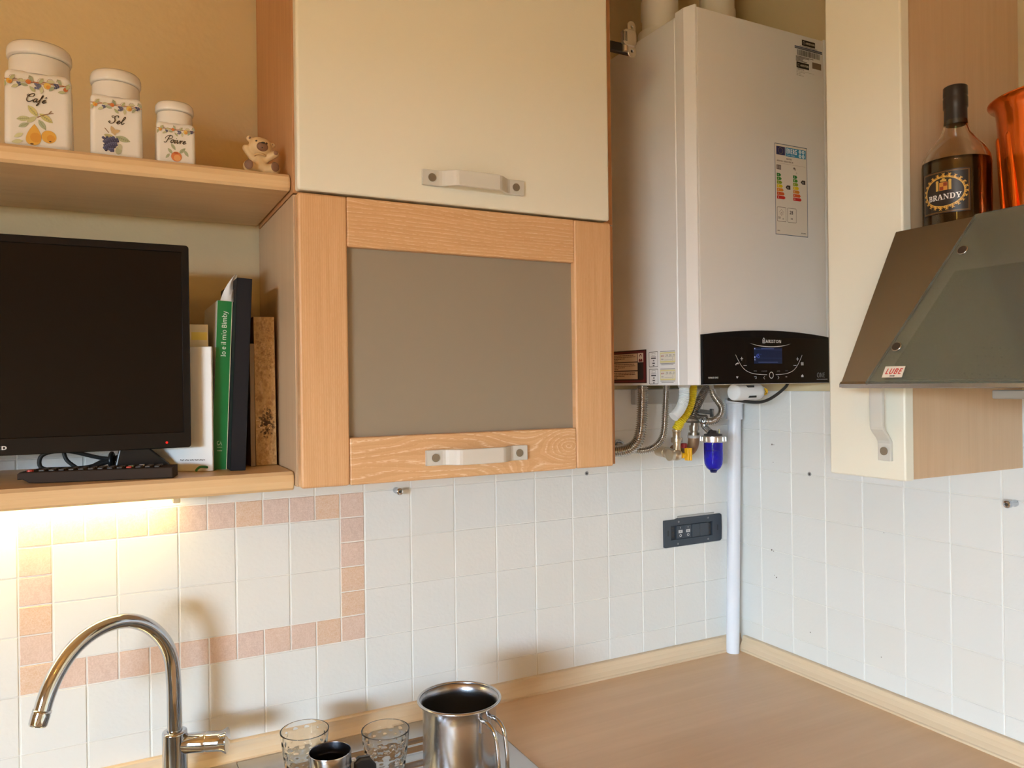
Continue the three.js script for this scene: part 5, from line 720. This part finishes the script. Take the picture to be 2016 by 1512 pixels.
{
  const m = thing('moka_pot', 'small open stainless steel coffee pot with a black handle, before the glasses', 'pot', [-1.158, DB, 0.285]); m.scale.set(0.965, 1.26, 0.965);
  const ms = std(new THREE.Color(0.52, 0.53, 0.55), 0.16, 1);
  part('body', lathe([[0.0001, 0], [0.037, 0], [0.039, 0.003], [0.0355, 0.05], [0.034, 0.062], [0.0345, 0.0635], [0.036, 0.065], [0.0345, 0.067], [0.0355, 0.069], [0.0355, 0.0795], [0.0348, 0.081]], 72), ms, m);
  part('inside', lathe([[0.0348, 0.081], [0.0335, 0.0803], [0.0332, 0.07], [0.0316, 0.067], [0.0316, 0.0645], [0.0332, 0.063], [0.034, 0.01], [0.0001, 0.006]], 72), std(new THREE.Color(0.22, 0.22, 0.25), 0.25, 1), m);
  part('handle', T(extrude([[0, 0.066], [0.012, 0.07], [0.03, 0.068], [0.042, 0.056], [0.045, 0.02], [0.036, 0.01], [0.034, 0.02], [0.032, 0.045], [0.024, 0.052], [0, 0.052]], 0.014, 0.0035), 0, 0, 0).translate(0.04, 0, -0.007), M.black, m, [0, -0.008, 0], [0, 0.12, 0]);
  part('handle_bracket', T(rbox(0.012, 0.014, 0.009, 0.0015), 0.04, 0.061, 0), ms, m, [0, -0.006, 0], [0, 0.12, 0]);
}
function tumbler(label, x, z, ry) {
  const t = thing('tumbler', label, 'glass', [x, DB, z], ry, undefined);
  const Hh = 0.0795, rO = (y) => 0.0315 + 0.0115 * Math.pow(Math.min(1, y / Hh), 0.75), rows = 74, cols = 120, pos = [], idx = [], dim = [];
  for (let k = 0; k < 5; k++) for (let i = 0; i < 12; i++) dim.push([(i + (k % 2) * 0.5) / 12 * 2 * Math.PI, 0.013 + k * 0.0125, 0.0050 + 0.0012 * (((i * 7 + k * 3) % 4) / 3)]);
  const prof2 = []; prof2.push([0.0001, 0], [0.02, 0], [0.028, 0.0006]); for (let i = 0; i <= rows; i++) { const y = 0.002 + (Hh - 0.002) * i / rows; prof2.push([rO(y), y, 1]); } prof2.push([rO(Hh) - 0.0008, Hh + 0.0007], [rO(Hh) - 0.0017, Hh]); for (let i = 0; i <= 24; i++) { const y = Hh - (Hh - 0.009) * i / 24; prof2.push([rO(y) - 0.0021, y]); } prof2.push([0.024, 0.0068], [0.0001, 0.0062]);
  for (const [r, y, d] of prof2) for (let j = 0; j < cols; j++) { const a = j / cols * 2 * Math.PI; let q = r; if (d) for (const [da, dy, dr] of dim) { let e = Math.abs(a - da % (2 * Math.PI)); e = Math.min(e, 2 * Math.PI - e) * r; const s = (e * e + (y - dy) ** 2) / (dr * dr); if (s < 1) q -= 0.0013 * (1 - s) ; } pos.push(Math.sin(a) * q, y, Math.cos(a) * q); }
  for (let i = 0; i < prof2.length - 1; i++) for (let j = 0; j < cols; j++) { const a = i * cols + j, b = i * cols + (j + 1) % cols, c = a + cols, d = b + cols; idx.push(a, b, d, a, d, c); }
  const g = new THREE.BufferGeometry(); g.setAttribute('position', new THREE.Float32BufferAttribute(pos, 3)); g.setIndex(idx); g.computeVertexNormals();
  part('glass', g, std(new THREE.Color(0.98, 0.985, 0.98), 0.02, 0, { transmission: 1, thickness: 0.002, ior: 1.33 }), t);
}
tumbler('clear dimpled glass tumbler on the drainboard, nearest the tap', -1.166, 0.135, 0.2);
tumbler('clear dimpled glass tumbler between the coffee pot and steel pot', -1.038, 0.205, 0.5);

renderer.render(scene, camera);
